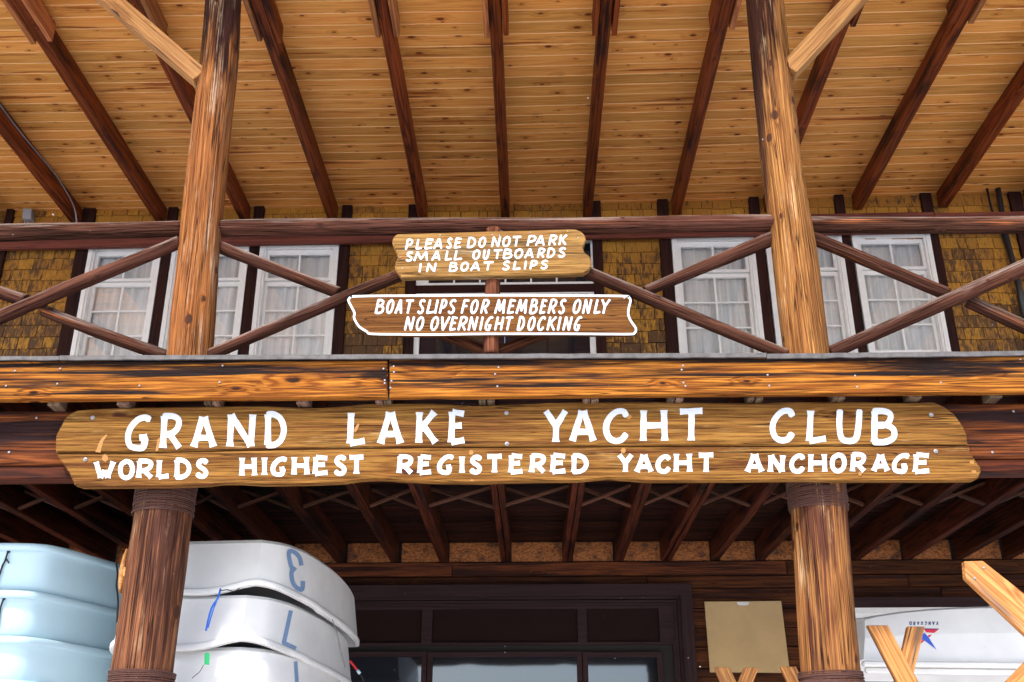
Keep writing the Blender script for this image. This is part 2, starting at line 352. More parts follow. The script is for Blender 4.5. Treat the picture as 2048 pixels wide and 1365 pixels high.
def shingle_mat():
    s = NT('mustard shingle'); P = s.coords()
    # worn: bare dark wood shows through the mustard paint in streaks running down the shingle
    geo = s.geo(); wz = s.n.new('ShaderNodeSeparateXYZ'); s.put(geo.outputs['Position'], wz.inputs[0])
    st = s.noise(s.vm('MULTIPLY', P, (26, 26, 7)), 1, 4, .65, .3)
    f2 = s.noise(s.vm('MULTIPLY', P, (120, 120, 8)), 1, 2, .5)
    big = s.noise(s.vm('MULTIPLY', geo.outputs['Position'], (.8, .8, 1.3)), 1, 2)
    k = s.math('ADD', st, s.math('MULTIPLY', s.math('SUBTRACT', f2, .5), .35))
    k = s.math('ADD', k, s.math('MULTIPLY', s.math('SUBTRACT', big, .5), .65))
    k = s.math('ADD', k, s.math('MULTIPLY', s.math('SUBTRACT', s.rand, .5), .14))
    # lower courses of the wall are darker
    k = s.math('ADD', k, s.math('MULTIPLY', s.math('SUBTRACT', 7.05, wz.outputs[2]), .12))
    c = s.mix(s.rand, (.55, .26, .024), (.38, .16, .016))
    c = s.mix(s.ramp(f2, (.3, 0), (.8, 1)), c, (.27, .115, .014))
    c = s.mix(s.ramp(k, (.53, 0), (.69, .85)), c, (.050, .025, .015))
    s.put(c, s.b.inputs['Base Color']); s.b.inputs['Roughness'].default_value = .75
    s.bump(s.math('ADD', s.math('MULTIPLY', st, .6), s.math('MULTIPLY', f2, .6)), .6, .004)
    return s.m
M['shingle'] = shingle_mat()
def simple(name, col, rough=.5, metal=0, spec=.5, nz=0., nscale=8, var=.0, bump=0):
    s = NT(name); P = s.coords()
    c = col
    n = s.noise(P, nscale, 4, .6)
    if nz:
        c = s.mix(s.ramp(n, (.35, 0), (.75, 1)), col, tuple(v*(1-nz) for v in col))
    else:
        c = s.mix(0.0, col, col)
    if var:
        v = s.math('MULTIPLY_ADD', s.rand, var*2, 1-var); cc = s.n.new('ShaderNodeCombineColor')
        for i in range(3): s.put(v, cc.inputs[i])
        c = s.mix(1.0, c, cc.outputs[0], 'MULTIPLY')
    s.put(c, s.b.inputs['Base Color']); s.b.inputs['Roughness'].default_value = rough; s.b.inputs['Metallic'].default_value = metal
    s.b.inputs['Specular IOR Level'].default_value = spec
    if bump: s.bump(n, bump, .002)
    return s.m
def letter_mat():
    s = NT('white sign paint'); P = s.coords()
    n = s.noise(s.vm('MULTIPLY', P, (30, 60, 60)), 1, 4, .7); n2 = s.noise(s.vm('MULTIPLY', P, (8, 200, 200)), 1, 2)
    c = s.mix(s.ramp(n, (.4, 0), (.8, 1)), (.56, .59, .62), (.45, .48, .53))
    c = s.mix(s.ramp(n2, (.63, 0), (.72, .75)), c, (.33, .23, .12))
    s.put(c, s.b.inputs['Base Color']); s.b.inputs['Roughness'].default_value = .55; s.bump(n2, .3, .001)
    return s.m
M['letter'] = letter_mat()
M['whitepaint'] = simple('white window paint', (.90, .89, .87), .45, nz=.10, nscale=14, bump=.15)
M['hull_white'] = simple('white gelcoat', (.78, .775, .765), .35, nz=.14, nscale=3, bump=.04)
M['hull_blue'] = simple('pale blue polyethylene', (.46, .635, .72), .42, nz=.07, nscale=3)
M['digit'] = simple('faded blue numeral', (.20, .31, .50), .5, nz=.2, nscale=40)
M['red'] = simple('red vinyl', (.65, .02, .05), .4); M['blue'] = simple('blue vinyl', (.02, .09, .55), .4); M['navy'] = simple('navy print', (.03, .03, .16), .4)
M['flash'] = simple('weathered zinc flashing', (.105, .098, .098), .75, metal=.0, nz=.6, nscale=18, bump=.5)
M['screw'] = simple('galvanised screw', (.30, .30, .32), .5, metal=.3)
M['wire'] = simple('rusty iron wire', (.085, .030, .020), .8, metal=.0, nz=.4, nscale=60)
M['black'] = simple('black rope', (.012, .012, .014), .8); M['bluecord'] = simple('blue cord', (.01, .13, .60), .6)
M['green'] = simple('green plastic tag', (.0, .33, .10), .4); M['redcord'] = simple('red strap', (.6, .02, .02), .5)
M['pipe'] = simple('black plastic pipe', (.012, .013, .017), .35); M['grey'] = simple('grey electrical box', (.30, .31, .33), .5)
M['cable'] = simple('grey cable', (.25, .25, .28), .5)
M['hardboard'] = simple('tan hardboard', (.52, .35, .16), .7, nz=.12, nscale=5)
M['paper'] = simple('white paper scrap', (.7, .7, .68), .8)
M['panel'] = simple('brown door panel', (.020, .010, .009), .8, spec=.05, nz=.2, nscale=6)
M['dark'] = simple('dark room interior', (.02, .017, .015), .9)
def flake_mat():
    s = NT('snowflake'); t_ = s.n.new('ShaderNodeBsdfTransparent'); mx = s.n.new('ShaderNodeMixShader'); mx.inputs[0].default_value = .30
    s.b.inputs['Base Color'].default_value = (.8, .82, .86, 1); s.b.inputs['Roughness'].default_value = .9
    s.t.links.new(t_.outputs[0], mx.inputs[1]); s.t.links.new(s.b.outputs[0], mx.inputs[2]); s.t.links.new(mx.outputs[0], s.out.inputs[0]); return s.m
M['snow'] = flake_mat()
def curtain_mat():
    s = NT('white curtain'); P = s.coords()
    n = s.noise(s.vm('MULTIPLY', P, (34, 1, 1.2)), 1, 2)
    c = s.mix(s.ramp(n, (.35, 0), (.65, 1)), (.93, .92, .90), (.78, .78, .79))
    s.put(c, s.b.inputs['Base Color']); s.b.inputs['Roughness'].default_value = .9
    return s.m
M['curtain'] = curtain_mat()
def osb_mat():
    s = NT('strand board'); P = s.coords()
    vo = s.n.new('ShaderNodeTexVoronoi'); s.put(s.vm('MULTIPLY', P, (55, 55, 110)), vo.inputs['Vector']); vo.inputs['Scale'].default_value = 1
    sp = s.n.new('ShaderNodeSeparateColor'); s.put(vo.outputs['Color'], sp.inputs[0])
    n = s.noise(P, 9, 4, .6)
    c = s.ramp(sp.outputs[0], (0, (.11, .032, .009)), (.35, (.34, .105, .022)), (.7, (.44, .165, .045)), (1, (.18, .055, .014)))
    c = s.mix(s.ramp(n, (.52, 0), (.68, .9)), c, (.05, .018, .01))
    s.put(c, s.b.inputs['Base Color']); s.b.inputs['Roughness'].default_value = .8; s.bump(sp.outputs[1], .5, .004)
    return s.m
M['osb'] = osb_mat()
def glass_mat(name, tint=(.97, .99, 1)):
    s = NT(name); s.n.remove(s.b)
    g = s.n.new('ShaderNodeBsdfGlossy'); g.inputs['Roughness'].default_value = .015; g.inputs['Color'].default_value = (1, 1, 1, 1)
    t = s.n.new('ShaderNodeBsdfTransparent'); t.inputs['Color'].default_value = (*tint, 1)
    f = s.n.new('ShaderNodeFresnel'); f.inputs['IOR'].default_value = 1.7
    mx = s.n.new('ShaderNodeMixShader')
    k = s.math('MULTIPLY_ADD', f.outputs[0], 1.25, .05, clamp=True)
    s.put(k, mx.inputs[0]); s.t.links.new(t.outputs[0], mx.inputs[1]); s.t.links.new(g.outputs[0], mx.inputs[2])
    s.t.links.new(mx.outputs[0], s.out.inputs[0]); return s.m
M['glass'] = glass_mat('window glass')
def door_glass():
    s = NT('door glass'); P = s.coords()
    s.b.inputs['Base Color'].default_value = (.012, .014, .018, 1); s.b.inputs['Roughness'].default_value = .04
    s.bump(s.noise(P, 2.2, 1), .03, .01)
    g = s.n.new('ShaderNodeBsdfGlossy'); g.inputs['Roughness'].default_value = .04; g.inputs['Color'].default_value = (.60, .75, 1, 1)
    mx = s.n.new('ShaderNodeMixShader'); mx.inputs[0].default_value = .10; s.t.links.new(s.b.outputs[0], mx.inputs[1]); s.t.links.new(g.outputs[0], mx.inputs[2]); s.t.links.new(mx.outputs[0], s.out.inputs[0]); return s.m
M['doorglass'] = door_glass()

# ------------------------------------------------------------------ ground
def ground():
    s = NT('snow dusted ground'); P = s.coords(); n = s.noise(P, .7, 5, .6)
    s.put(s.mix(s.ramp(n, (.35, 0), (.65, 1)), (.84, .85, .87), (.66, .65, .64)), s.b.inputs['Base Color']); s.b.inputs['Roughness'].default_value = .8
    s.bump(n, .4, .02)
    v = [(-600, -600, 0), (600, -600, 0), (600, 600, 0), (-600, 600, 0)]
    o = mesh_obj('ground', v, [(0, 1, 2, 3)], s.m, origin=(0, 0, 0)); o['kind'] = 'structure'
ground()

# ------------------------------------------------------------------ lower storey wall (distance 10)
YW = 10.0
lw = struct('lower_wall', (0, YW, 0))
HP = 2.065                                  # top of the wall plate, above the camera
def xz(px, py, Y=YW): p = at(px, py, Y); return p.x, p.z
# log siding courses: flat planks with dark joints, uneven heights, pieces of uneven length
zt = Z(HP)
rows = []; z = zt; rnd = random.Random(3)
first = True
_p = lambda px, py: at(px, py, YW)
HOLES = [(_p(540, 1250).x-.93, _p(1386, 1250).x-.06, _p(1380, 1169).z-.03), (_p(1690, 1230).x+.04, _p(2300, 1230).x-.05, _p(1800, 1216).z-.02)]
while z > .2:
    hgt = .135 if first else rnd.choice([.15, .17, .19])
    for _h in HOLES:
        if z-hgt < _h[2]-.01 < z-.02: hgt = z-_h[2]
    rows.append((z-hgt, z)); z -= hgt; first = False
for i, (z0, z1) in enumerate(rows):
    x = -8.6 + rnd.uniform(0, 1)
    y = YW+(.0 if i == 0 else rnd.uniform(.012, .022))
    while x < 8.6:
        l = rnd.uniform(1.6, 3.4)
        for h0, h1, hz in HOLES:
            if z1 > hz+.005:
                continue
            if x < h0 < x+l: l = h0-x
            elif h0 <= x < h1: x = h1
        timber('plank', (x, y+.03, (z0+z1)/2), (x+l-.004, y+.03, (z0+z1)/2), .06, z1-z0-.006, M['siding'], lw, bev=.006); x += l
mesh_obj('wall_backing', [(-8.6, YW+.075, 0), (8.6, YW+.075, 0), (8.6, YW+.075, Z(2.3)), (-8.6, YW+.075, Z(2.3))], [(0, 1, 2, 3)], M['dark'], lw)

# ------------------------------------------------------------------ balcony deck: boards, joists, blocking
deck = struct('balcony_deck', (0, 7.7, Z(2.26)))
Y = 5.57; rnd = random.Random(11)
while Y < YW+.05:
    for xa, xb in ((-8.2, rnd.choice([-3.4, -1.3, -2.7])), (None, 8.2)):
        xa = x_prev if xa is None else xa
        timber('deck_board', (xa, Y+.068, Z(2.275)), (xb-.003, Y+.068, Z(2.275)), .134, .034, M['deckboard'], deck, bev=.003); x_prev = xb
    Y += .1415
JX = [-6.4, -5.93, -5.45, -4.98, -4.52, -4.05, -3.61, -3.16, -2.73, -2.33, -1.82, -1.30, -.84, -.25, .34, .82, 1.27, 1.74, 2.17, 2.62, 3.07, 3.55, 4.02, 4.49, 4.96, 5.43, 5.9]
for i, x in enumerate(JX):
    dbl = i in (12, 13, 14, 15, 16, 10)
    jw = .045 if dbl else .075
    for k in ((-.024, .024) if dbl else (0,)):
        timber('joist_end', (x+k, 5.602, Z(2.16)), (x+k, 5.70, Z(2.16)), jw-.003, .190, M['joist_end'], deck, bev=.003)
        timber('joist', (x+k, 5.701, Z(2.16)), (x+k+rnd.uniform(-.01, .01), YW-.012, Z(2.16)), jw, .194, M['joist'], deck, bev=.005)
for a, b in zip(JX[:-1], JX[1:]):            # crossed bridging between the joists
    g = .045
    timber('bridging_strut', (a+g, 7.97, Z(2.083)), (b-g, 7.97, Z(2.235)), .04, .02, M['strut'], deck, bev=.002)
    timber('bridging_strut', (a+g, 8.03, Z(2.235)), (b-g, 8.03, Z(2.083)), .04, .02, M['strut'], deck, bev=.002)
for a, b in zip(JX[:-1], JX[1:]):            # strand board blocking above the wall plate
    timber('blocking_panel', (a+.05, YW+.03, Z(2.163)), (b-.05, YW+.03, Z(2.163)), .02, .185, M['osb'], deck, bev=.002)

# fascia boards and flashing on the deck edge
def fz(px, lower):  # world z of fascia edges by picture x
    return (at(px, (800-.0078*px) if lower else (723-.0055*px), 5.40)).z
def board_px(name, pts, Y, thick, mat, parent, bev=.005): return plate(name, pts, Y, thick, mat, parent, bev)
def wavy(x0, x1, y0, y1, n, amp, seed):
    return [(x0+(x1-x0)*i/n, y0+(y1-y0)*i/n+amp*noise.noise(Vector((i*1.7, seed, 0)))) for i in range(n+1)]
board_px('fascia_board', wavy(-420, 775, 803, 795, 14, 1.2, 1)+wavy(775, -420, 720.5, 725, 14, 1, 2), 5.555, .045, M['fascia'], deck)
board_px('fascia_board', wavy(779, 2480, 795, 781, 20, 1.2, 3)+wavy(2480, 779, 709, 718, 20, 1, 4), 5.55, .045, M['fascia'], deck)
def flashing(pts_top, Y0=5.53):
    vs = []; fs = []; n = len(pts_top)
    for (x, y, t) in pts_top:
        a = at(x, y, Y0); b = at(x, y+t, Y0-.004); c = Vector((a.x, 5.86, a.z+.004))
        vs += [b+Vector((0, .012, -.001)), b, a, c]
    for i in range(n-1):
        for k in range(3): fs.append((i*4+k, i*4+k+1, (i+1)*4+k+1, (i+1)*4+k))
    o = mesh_obj('flashing', vs, fs, M['flash'], deck, recalc=False)
def fl(x0, x1, ya, yb, t, seed):
    n = max(4, int((x1-x0)/28))
    return [(x0+(x1-x0)*i/n, ya+(yb-ya)*i/n+1.1*noise.noise(Vector((i*.9, seed, 2))), t+1.3*noise.noise(Vector((i*1.3, seed, 7)))) for i in range(n+1)]
flashing(fl(-420, 118, 715, 712.5, 7.5, 1)); flashing(fl(119, 1533, 711.5, 706, 8.5, 2), 5.526); flashing(fl(1534, 2480, 708, 697, 9, 3), 5.529)
nails = [(120.3, 737.7), (114.5, 768), (279, 771.8), (445.3, 731.5), (439, 764.7), (767, 738), (769.5, 761), (769.5, 766.7), (787.3, 733.2), (788, 744.5), (782.9, 762.3), (780.8, 776), (997, 735), (990.3, 748.6),
         (994.8, 773.2), (1366.3, 731.5), (1363.5, 740), (1367, 765.7), (1371, 772.5), (1535.3, 750.3), (1538.7, 771.8), (1710.3, 752), (1714.4, 774.2), (1881.8, 765.7), (2040.7, 718.9), (30, 742), (12, 772)]
def disc_mesh(r, t, dome=True):
    bm = bmesh.new(); bmesh.ops.create_uvsphere(bm, u_segments=10, v_segments=6, radius=r)
    for v in bm.verts: v.co.z *= t/r
    me = bpy.data.meshes.new('screw_head'); bm.to_mesh(me); bm.free()
    for p in me.polygons: p.use_smooth = True
    return me
scr = disc_mesh(.0062, .003); scr.materials.append(M['screw'])
ROTX = Matrix.Rotation(R(90), 4, 'X')
for x, y in nails:
    link('screw', scr, M['screw'], Matrix.Translation(at(x, y, 5.549)) @ ROTX, deck)

# ------------------------------------------------------------------ carrying beam on the lower posts
bmo = thing('carrying_beam', 'long dark red brown timber beam behind the big yacht club sign, carried by the lower log posts', 'beam', at(1024, 880, 5.8))
timber('upper_timber', (-5.6, 5.78, 0)+0*Vector() if False else Vector((-5.6, 5.78, (at(0, 820, 5.71).z+at(0, 931, 5.71).z)/2)), Vector((5.6, 5.78, (at(2048, 806, 5.71).z+at(2048, 917, 5.71).z)/2)), .14, .325, M['beam'], bmo, bev=.012)
timber('lower_timber', Vector((-5.6, 5.79, (at(0, 932, 5.73).z+at(0, 957, 5.73).z)/2)), Vector((5.6, 5.79, (at(2048, 918, 5.73).z+at(2048, 946, 5.73).z)/2)), .12, .078, M['joist'], bmo, bev=.008)
for x, y in ((18, 905), (73, 836), (2027, 823), (1985, 905)):
    link('screw', scr, M['screw'], Matrix.Translation(at(x, y, 5.706)) @ Matrix.Scale(1.2, 4) @ ROTX, bmo)

# ------------------------------------------------------------------ log posts
def wires(post, c0, r, z0, z1, n, seed):
    rnd = random.Random(seed); vs = []; fs = []; seg = 40; cs = 6
    for i in range(n):
        zc = z0+(z1-z0)*(i+.5)/n+rnd.uniform(-.002, .002); rr = r+rnd.uniform(0, .006); tx, ty = rnd.uniform(-.03, .03), rnd.uniform(-.03, .03); wr = .0033
        b = len(vs)
        for a in range(seg):
            q = 2*math.pi*a/seg
            cx, cy = math.cos(q), math.sin(q)
            for k in range(cs):
                w_ = 2*math.pi*k/cs
                R_ = rr+wr*math.cos(w_)
                vs.append((c0.x+R_*cx, c0.y+R_*cy, zc+wr*math.sin(w_)+tx*rr*cx+ty*rr*cy))
        for a in range(seg):
            for k in range(cs):
                fs.append((b+a*cs+k, b+a*cs+(k+1) % cs, b+((a+1) % seg)*cs+(k+1) % cs, b+((a+1) % seg)*cs+k))
    mesh_obj('wire_band', vs, fs, M['wire'], post, smooth=True)
def lower_post(pxs, label, seed, r):
    a = at(pxs[0], 1000, 5.9); b = at(pxs[1], 1340, 5.9)
    d = (a-b).normalized(); top = a+d*((Z(1.66)-a.z)/d.z); bot = b-d*(b.z/d.z)
    t = thing('log_post', label, 'post', bot, 'log posts carrying the building')
    log('trunk', bot, top, r*1.04, r, M['post_low' if seed == 21 else 'post_low2'], t, seed=seed, wob=.06, seg=56, knots=18 if seed == 22 else 12, wander=.008)
    def c(z): return bot+(top-bot)*((z-bot.z)/(top.z-bot.z))
    za, zb = at(330, 1018, 5.74).z, at(330, 968, 5.74).z
    wires(t, c((za+zb)/2), r*1.035, za, zb+.03, 24, seed)
    za, zb = at(330, 1400, 5.74).z, at(330, 1339 if seed == 21 else 1345, 5.74).z
    wires(t, c((za+zb)/2), r*1.06, za, zb, 28, seed+1)
    return t
lower_post((330, 286), 'lower brown log post left of the stacked white dinghies, wire wrapped at its top', 21, .160)
lower_post((1635, 1661), 'lower amber log post right of the tan board, wire wrapped at its top', 22, .155)
def upper_post(p0, p1, label, seed, ra, rb, mats):
    a = at(p0[0], p0[1], 5.72); b = at(p1[0], p1[1], 5.72); d = (b-a).normalized()
    bot = a+d*((Z(2.29)-a.z)/d.z); top = a+d*((Z(5.52)-a.z)/d.z)
    t = thing('log_post', label, 'post', bot, 'log posts carrying the building')
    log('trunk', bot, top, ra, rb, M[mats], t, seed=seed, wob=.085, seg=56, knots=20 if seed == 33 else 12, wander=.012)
    return t
upper_post((382, 700), (447, 0), 'upper orange log post left of the three signs, darker towards its top', 31, .130, .121, 'post')
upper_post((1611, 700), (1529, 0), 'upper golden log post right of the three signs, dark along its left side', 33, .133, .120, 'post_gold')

# ------------------------------------------------------------------ roof: rafters, ceiling boards, eave beam, knee braces
roof = struct('porch_roof', (0, 7.0, Z(6.0)))
def hc(x): return 5.975+.0175*max(0, x)
YE = 4.25
def xs(k): return k
RX = [-7.8, -6.85, -5.9, -4.96, -4.03, -3.10, -2.14, -1.155, -.256, .635, 1.60, 2.60, 3.565, 4.485, 5.42, 6.35, 7.3]
for i, x in enumerate(RX):
    h = hc(x)-.068 - .05
    timber('rafter', (x, YE+.05, Z(hc(x)-.0925-.012)), (x, YW-.05, Z(hc(x)-.0925-.012)), .098, .185, M['rafter'], roof, bev=.007)
    ye = 6.955+random.uniform(-.02, .02)
    for s_ in (-1, 1):
        timber('splice_block', (x+s_*.078, YE+.2, Z(hc(x)-.13)), (x+s_*.078+random.uniform(-.006, .006), ye+random.uniform(-.03, .03), Z(hc(x)-.13)), .042, .18,
               M['rafter_light'] if random.random() < .6 else M['rafter'], roof, bev=.004)
# ceiling boards running across, joints over the rafters
yb = YE; rnd = random.Random(5); bw = .146
row = 0
def vboard(l):
    key = ('v', round(l, 3))
    if key in MESHES: return MESHES[key]
    # tongue and groove board: deep chamfer along the lower edges
    w2 = bw/2-.0005; t = .02; c = .0042
    prof = [(-w2, t), (-w2, c), (-w2+c, 0), (w2-c, 0), (w2, c), (w2, t)]
    vs = [(-l/2, y, z) for y, z in prof]+[(l/2, y, z) for y, z in prof]; n = 6
    fs = [(i, (i+1) % n, n+(i+1) % n, n+i) for i in range(n)]+[tuple(range(n)), tuple(range(2*n-1, n-1, -1))]
    me = bpy.data.meshes.new('ceiling_board'); me.from_pydata(vs, [], fs)
    bm = bmesh.new(); bm.from_mesh(me); bmesh.ops.recalc_face_normals(bm, faces=bm.faces[:]); bm.to_mesh(me); bm.free()
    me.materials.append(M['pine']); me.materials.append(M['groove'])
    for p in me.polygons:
        if p.normal.z < -.3 and p.normal.y < -.3: p.material_index = 1  # only chamfers turned to the camera carry the painted highlight
    MESHES[key] = me; return me
tilt = math.atan(.0175)
while yb < YW+.02:
    cuts = [RX[0]-.3]+sorted(rnd.sample(RX[2:8], 1))+[0.0]+sorted(rnd.sample(RX[10:14], 1))+[RX[-1]+.3]
    # the piece seam at x = 0 is hidden by nothing, so boards change slope at the centre rafter instead
    cuts[2] = RX[8]
    for a, b in zip(cuts[:-1], cuts[1:]):
        l = b-a-.002; x = (a+b)/2
        ang = -math.atan2(hc(b)-hc(a), b-a)
        Mx = Matrix.Translation((x, yb+bw/2, Z((hc(a)+hc(b))/2)+rnd.uniform(0, .0015))) @ Matrix.Rotation(ang, 4, 'Y')
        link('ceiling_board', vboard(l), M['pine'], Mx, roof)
    yb += bw; row += 1
mesh_obj('roof_deck', [(-8.2, YE-.03, Z(6.01)), (8.2, YE-.03, Z(6.13)), (8.2, YW+.3, Z(6.13)), (-8.2, YW+.3, Z(6.01)),
                       (-8.2, YE-.03, Z(6.15)), (8.2, YE-.03, Z(6.27)), (8.2, YW+.3, Z(6.27)), (-8.2, YW+.3, Z(6.15))],
         [(0, 1, 2, 3), (4, 5, 6, 7), (0, 1, 5, 4), (1, 2, 6, 5), (2, 3, 7, 6), (3, 0, 4, 7)], M['dark'], roof)
eb = thing('eave_beam', 'heavy eave timber on top of the upper log posts, carrying the rafters', 'beam', (0, 5.72, Z(5.62)))
timber('beam_timber', (-7.9, 5.72, Z(5.62)), (7.9, 5.72, Z(5.68)), .2, .22, M['rafter'], eb, bev=.01)
def brace(pl, label, p0, p1, Y):
    a = at(*p0, Y); b = at(*p1, Y); d = (b-a).normalized(); e = a+d*1.25
    t = thing('knee_brace', label, 'brace', a)
    timber('brace_timber', a-d*.03, e, .115, .118, M['brace'], t, up=Vector((0, 0, 1)), bev=.005)
brace(0, 'squared pine knee brace rising leftwards from the left upper post', (398, 155), (222, 2), 5.68)
brace(1, 'squared pine knee brace rising rightwards from the right upper post', (1580, 140), (1708, 2), 5.68)

# ------------------------------------------------------------------ log railing, three bays
YR = 5.74
def raillog(parent, name, p0, p1, w0, w1, Y=YR, seed=0, mat='rail', Y1=None, knots=3, wander=.008):
    """w0, w1: picture widths of the log at its ends"""
    a = at(*p0, Y); b = at(*p1, Y if Y1 is None else Y1)
    ra = w0/2/FPX*((a-Vector((0, 0, CAMZ))).dot(FWD)); rb = w1/2/FPX*((b-Vector((0, 0, CAMZ))).dot(FWD))
    return log(name, a, b, ra, rb, M[mat], parent, seed=seed, wob=.07, seg=30, knots=knots, wander=wander)
rl = thing('log_railing', 'left bay of the rustic log railing with crossed poles, left of the left upper post', 'railing', at(180, 712, YR), 'log railing bays')
raillog(rl, 'top_rail', (-420, 478), (366, 458), 40, 32, seed=1)
raillog(rl, 'brace_log', (-60, 662), (360, 484), 30, 27, Y=5.69, seed=2)
raillog(rl, 'brace_log', (-420, 440), (52, 603), 27, 26, Y=5.76, seed=3)
raillog(rl, 'brace_log', (88, 622), (338, 712), 24, 26, Y=5.76, seed=4)
raillog(rl, 'brace_log', (-420, 800), (-60, 662), 28, 28, Y=5.69, seed=5)
rm = thing('log_railing', 'middle bay of the rustic log railing, behind the two small signs', 'railing', at(985, 708, YR), 'log railing bays')
raillog(rm, 'top_rail', (430, 457.5), (1549, 450), 35, 35, seed=6, knots=7)
raillog(rm, 'brace_log', (424, 486), (676, 588), 25, 24, Y=5.76, seed=7)
raillog(rm, 'brace_log', (414, 712), (985, 470), 24, 26, Y=5.69, seed=8)
raillog(rm, 'brace_log', (705, 598), (978, 706), 24, 22, Y=5.76, seed=9, mat='centre')
raillog(rm, 'brace_log', (985, 468), (1575, 711), 26, 26, Y=5.69, seed=10)
raillog(rm, 'brace_log', (1550, 477), (1290, 582), 31, 22, Y=5.76, seed=11)
raillog(rm, 'brace_log', (1262, 596), (996, 706), 24, 22, Y=5.76, seed=12, mat='centre')
mp = raillog(rm, 'centre_post', (985, 711), (986, 459), 31, 29, Y=5.67, seed=13, mat='centre')
rr_ = thing('log_railing', 'right bay of the rustic log railing with a long split in its top rail', 'railing', at(1850, 702, YR), 'log railing bays')
raillog(rr_, 'top_rail', (1615, 450), (2480, 447), 33, 36, seed=14, knots=5)
raillog(rr_, 'brace_log', (1618, 474), (1896, 590), 28, 26, Y=5.76, seed=15)
raillog(rr_, 'brace_log', (1660, 710), (2480, 338), 27, 36, Y=5.69, seed=16)
raillog(rr_, 'brace_log', (1935, 600), (2480, 852), 27, 30, Y=5.76, seed=17)

# ------------------------------------------------------------------ upper storey wall: shingles, studs, ledger
uw = struct('upper_wall', (0, YW, Z(4.3)))
mesh_obj('wall_backing', [(-8.6, YW+.03, Z(2.3)), (8.6, YW+.03, Z(2.3)), (8.6, YW+.03, Z(6.2)), (-8.6, YW+.03, Z(6.2))], [(0, 1, 2, 3)], M['dark'], uw)
hled = lambda x: 5.70+.009*x             # ledger underside
def X(px, py, Y=YW): return at(px, py, Y).x
studs_px = [(-420, -395), (3, 18), (158, 183), (330, 349), (503, 523), (681, 701), (815, 835.5), (1184.5, 1204), (1319, 1340), (1505, 1525.5), (1679, 1698), (1855, 1877), (2035, 2060), (2300, 2320)]
trim_x = [(X(a, 490), X(b, 490)) for a, b in studs_px]
for a, b in trim_x:
    timber('trim_board', ((a+b)/2, YW-.032, Z(3.7)), ((a+b)/2, YW-.032, Z(6.05)), b-a, .045, M['trim'], uw, up=Vector((0, 1, 0)), bev=.003)
# ledger below the rafters
zl = lambda px, py: at(px, py, 9.84).z
timber('ledger_board', Vector((-8.2, 9.865, (zl(183, 488)+zl(183, 452))/2-.06)), Vector((X(1860, 450), 9.865, (zl(1854, 464)+zl(1854, 424))/2)), .05, zl(1854, 424)-zl(1854, 464), M['redtrim'], uw, bev=.004)
timber('ledger_board', Vector((X(1860, 450)+.004, 9.865, (zl(1864, 464)+zl(1864, 424))/2)), Vector((8.2, 9.865, (zl(2048, 462)+zl(2048, 420))/2+.03)), .05, .215, M['redtrim'], uw, bev=.004)
# shingle courses
course = .132
def shingle(x0, x1, z0, z1, rnd):
    """tapered: butt proud of the wall, thin at the top"""
    yb_ = YW-.014-rnd.uniform(0, .008); yt = YW-.001
    dz = rnd.uniform(-.007, .006); g = .0015+rnd.uniform(0, .003)
    sk = rnd.uniform(-.003, .003)
    yb_ -= .004
    v = [(x0+g, yb_, z0+dz), (x1-g, yb_, z0+dz+sk), (x1-g, yb_+.012, z0+dz+sk), (x0+g, yb_+.012, z0+dz),
         (x0+g, yt-.004, z1+.01), (x1-g, yt-.004, z1+.01), (x1-g, yt+.008, z1+.01), (x0+g, yt+.008, z1+.01)]
    f = [(0, 1, 2, 3), (4, 5, 6, 7), (0, 1, 5, 4), (1, 2, 6, 5), (2, 3, 7, 6), (3, 0, 4, 7)]
    return v, f
rnd = random.Random(9)
zhead = at(700, 491, YW).z
bays = [(-8.4, trim_x[1][0], False), (trim_x[1][1], trim_x[2][0], True), (trim_x[5][1], trim_x[6][0], True), (trim_x[7][1], trim_x[8][0], True), (trim_x[11][1], trim_x[12][0], True), (trim_x[12][1], trim_x[13][0], False)]
extra_v = []; extra_f = []
nsh = 0
def run(xa, xb, z0, z1, real):
    global nsh
    x = xa
    while x < xb-.01:
        wd = rnd.choice([.09, .12, .15, .17, .2]); x2 = min(x+wd, xb)
        if xb-x2 < .05: x2 = xb
        v, f = shingle(x, x2, z0, z1, rnd)
        if real:
            me = bpy.data.meshes.new('shingle'); c = Vector(((x+x2)/2, YW, z0)); me.from_pydata([tuple(Vector(p)-c) for p in v], [], f)
            bm = bmesh.new(); bm.from_mesh(me); bmesh.ops.recalc_face_normals(bm, faces=bm.faces[:]); bm.to_mesh(me); bm.free()
            link('shingle', me, M['shingle'], Matrix.Translation(c), uw); nsh += 1
        else:
            k = len(extra_v); extra_v.extend(v); extra_f.extend([tuple(q+k for q in ff) for ff in f])
        x = x2
z = zhead-course
z_vis = Z(4.1)
while z > Z(2.3):
    for a, b, vis in bays: run(a, b, z, z+course, vis and z > z_vis)
    z -= course
# two courses between ledger and ceiling
for k in range(4):
    z0 = zhead+k*course
    for (a0, a1), (b0, b1) in zip(trim_x[:-1], trim_x[1:]):
        if z0 < Z(6.0): run(a1, b0, z0, z0+course, nsh < 298 and k in (2, 3) and 1 <= trim_x.index((a0, a1)) <= 11)
if extra_v:
    o = mesh_obj('shingle_rest', extra_v, extra_f, M['shingle'], uw); o['kind'] = 'stuff'

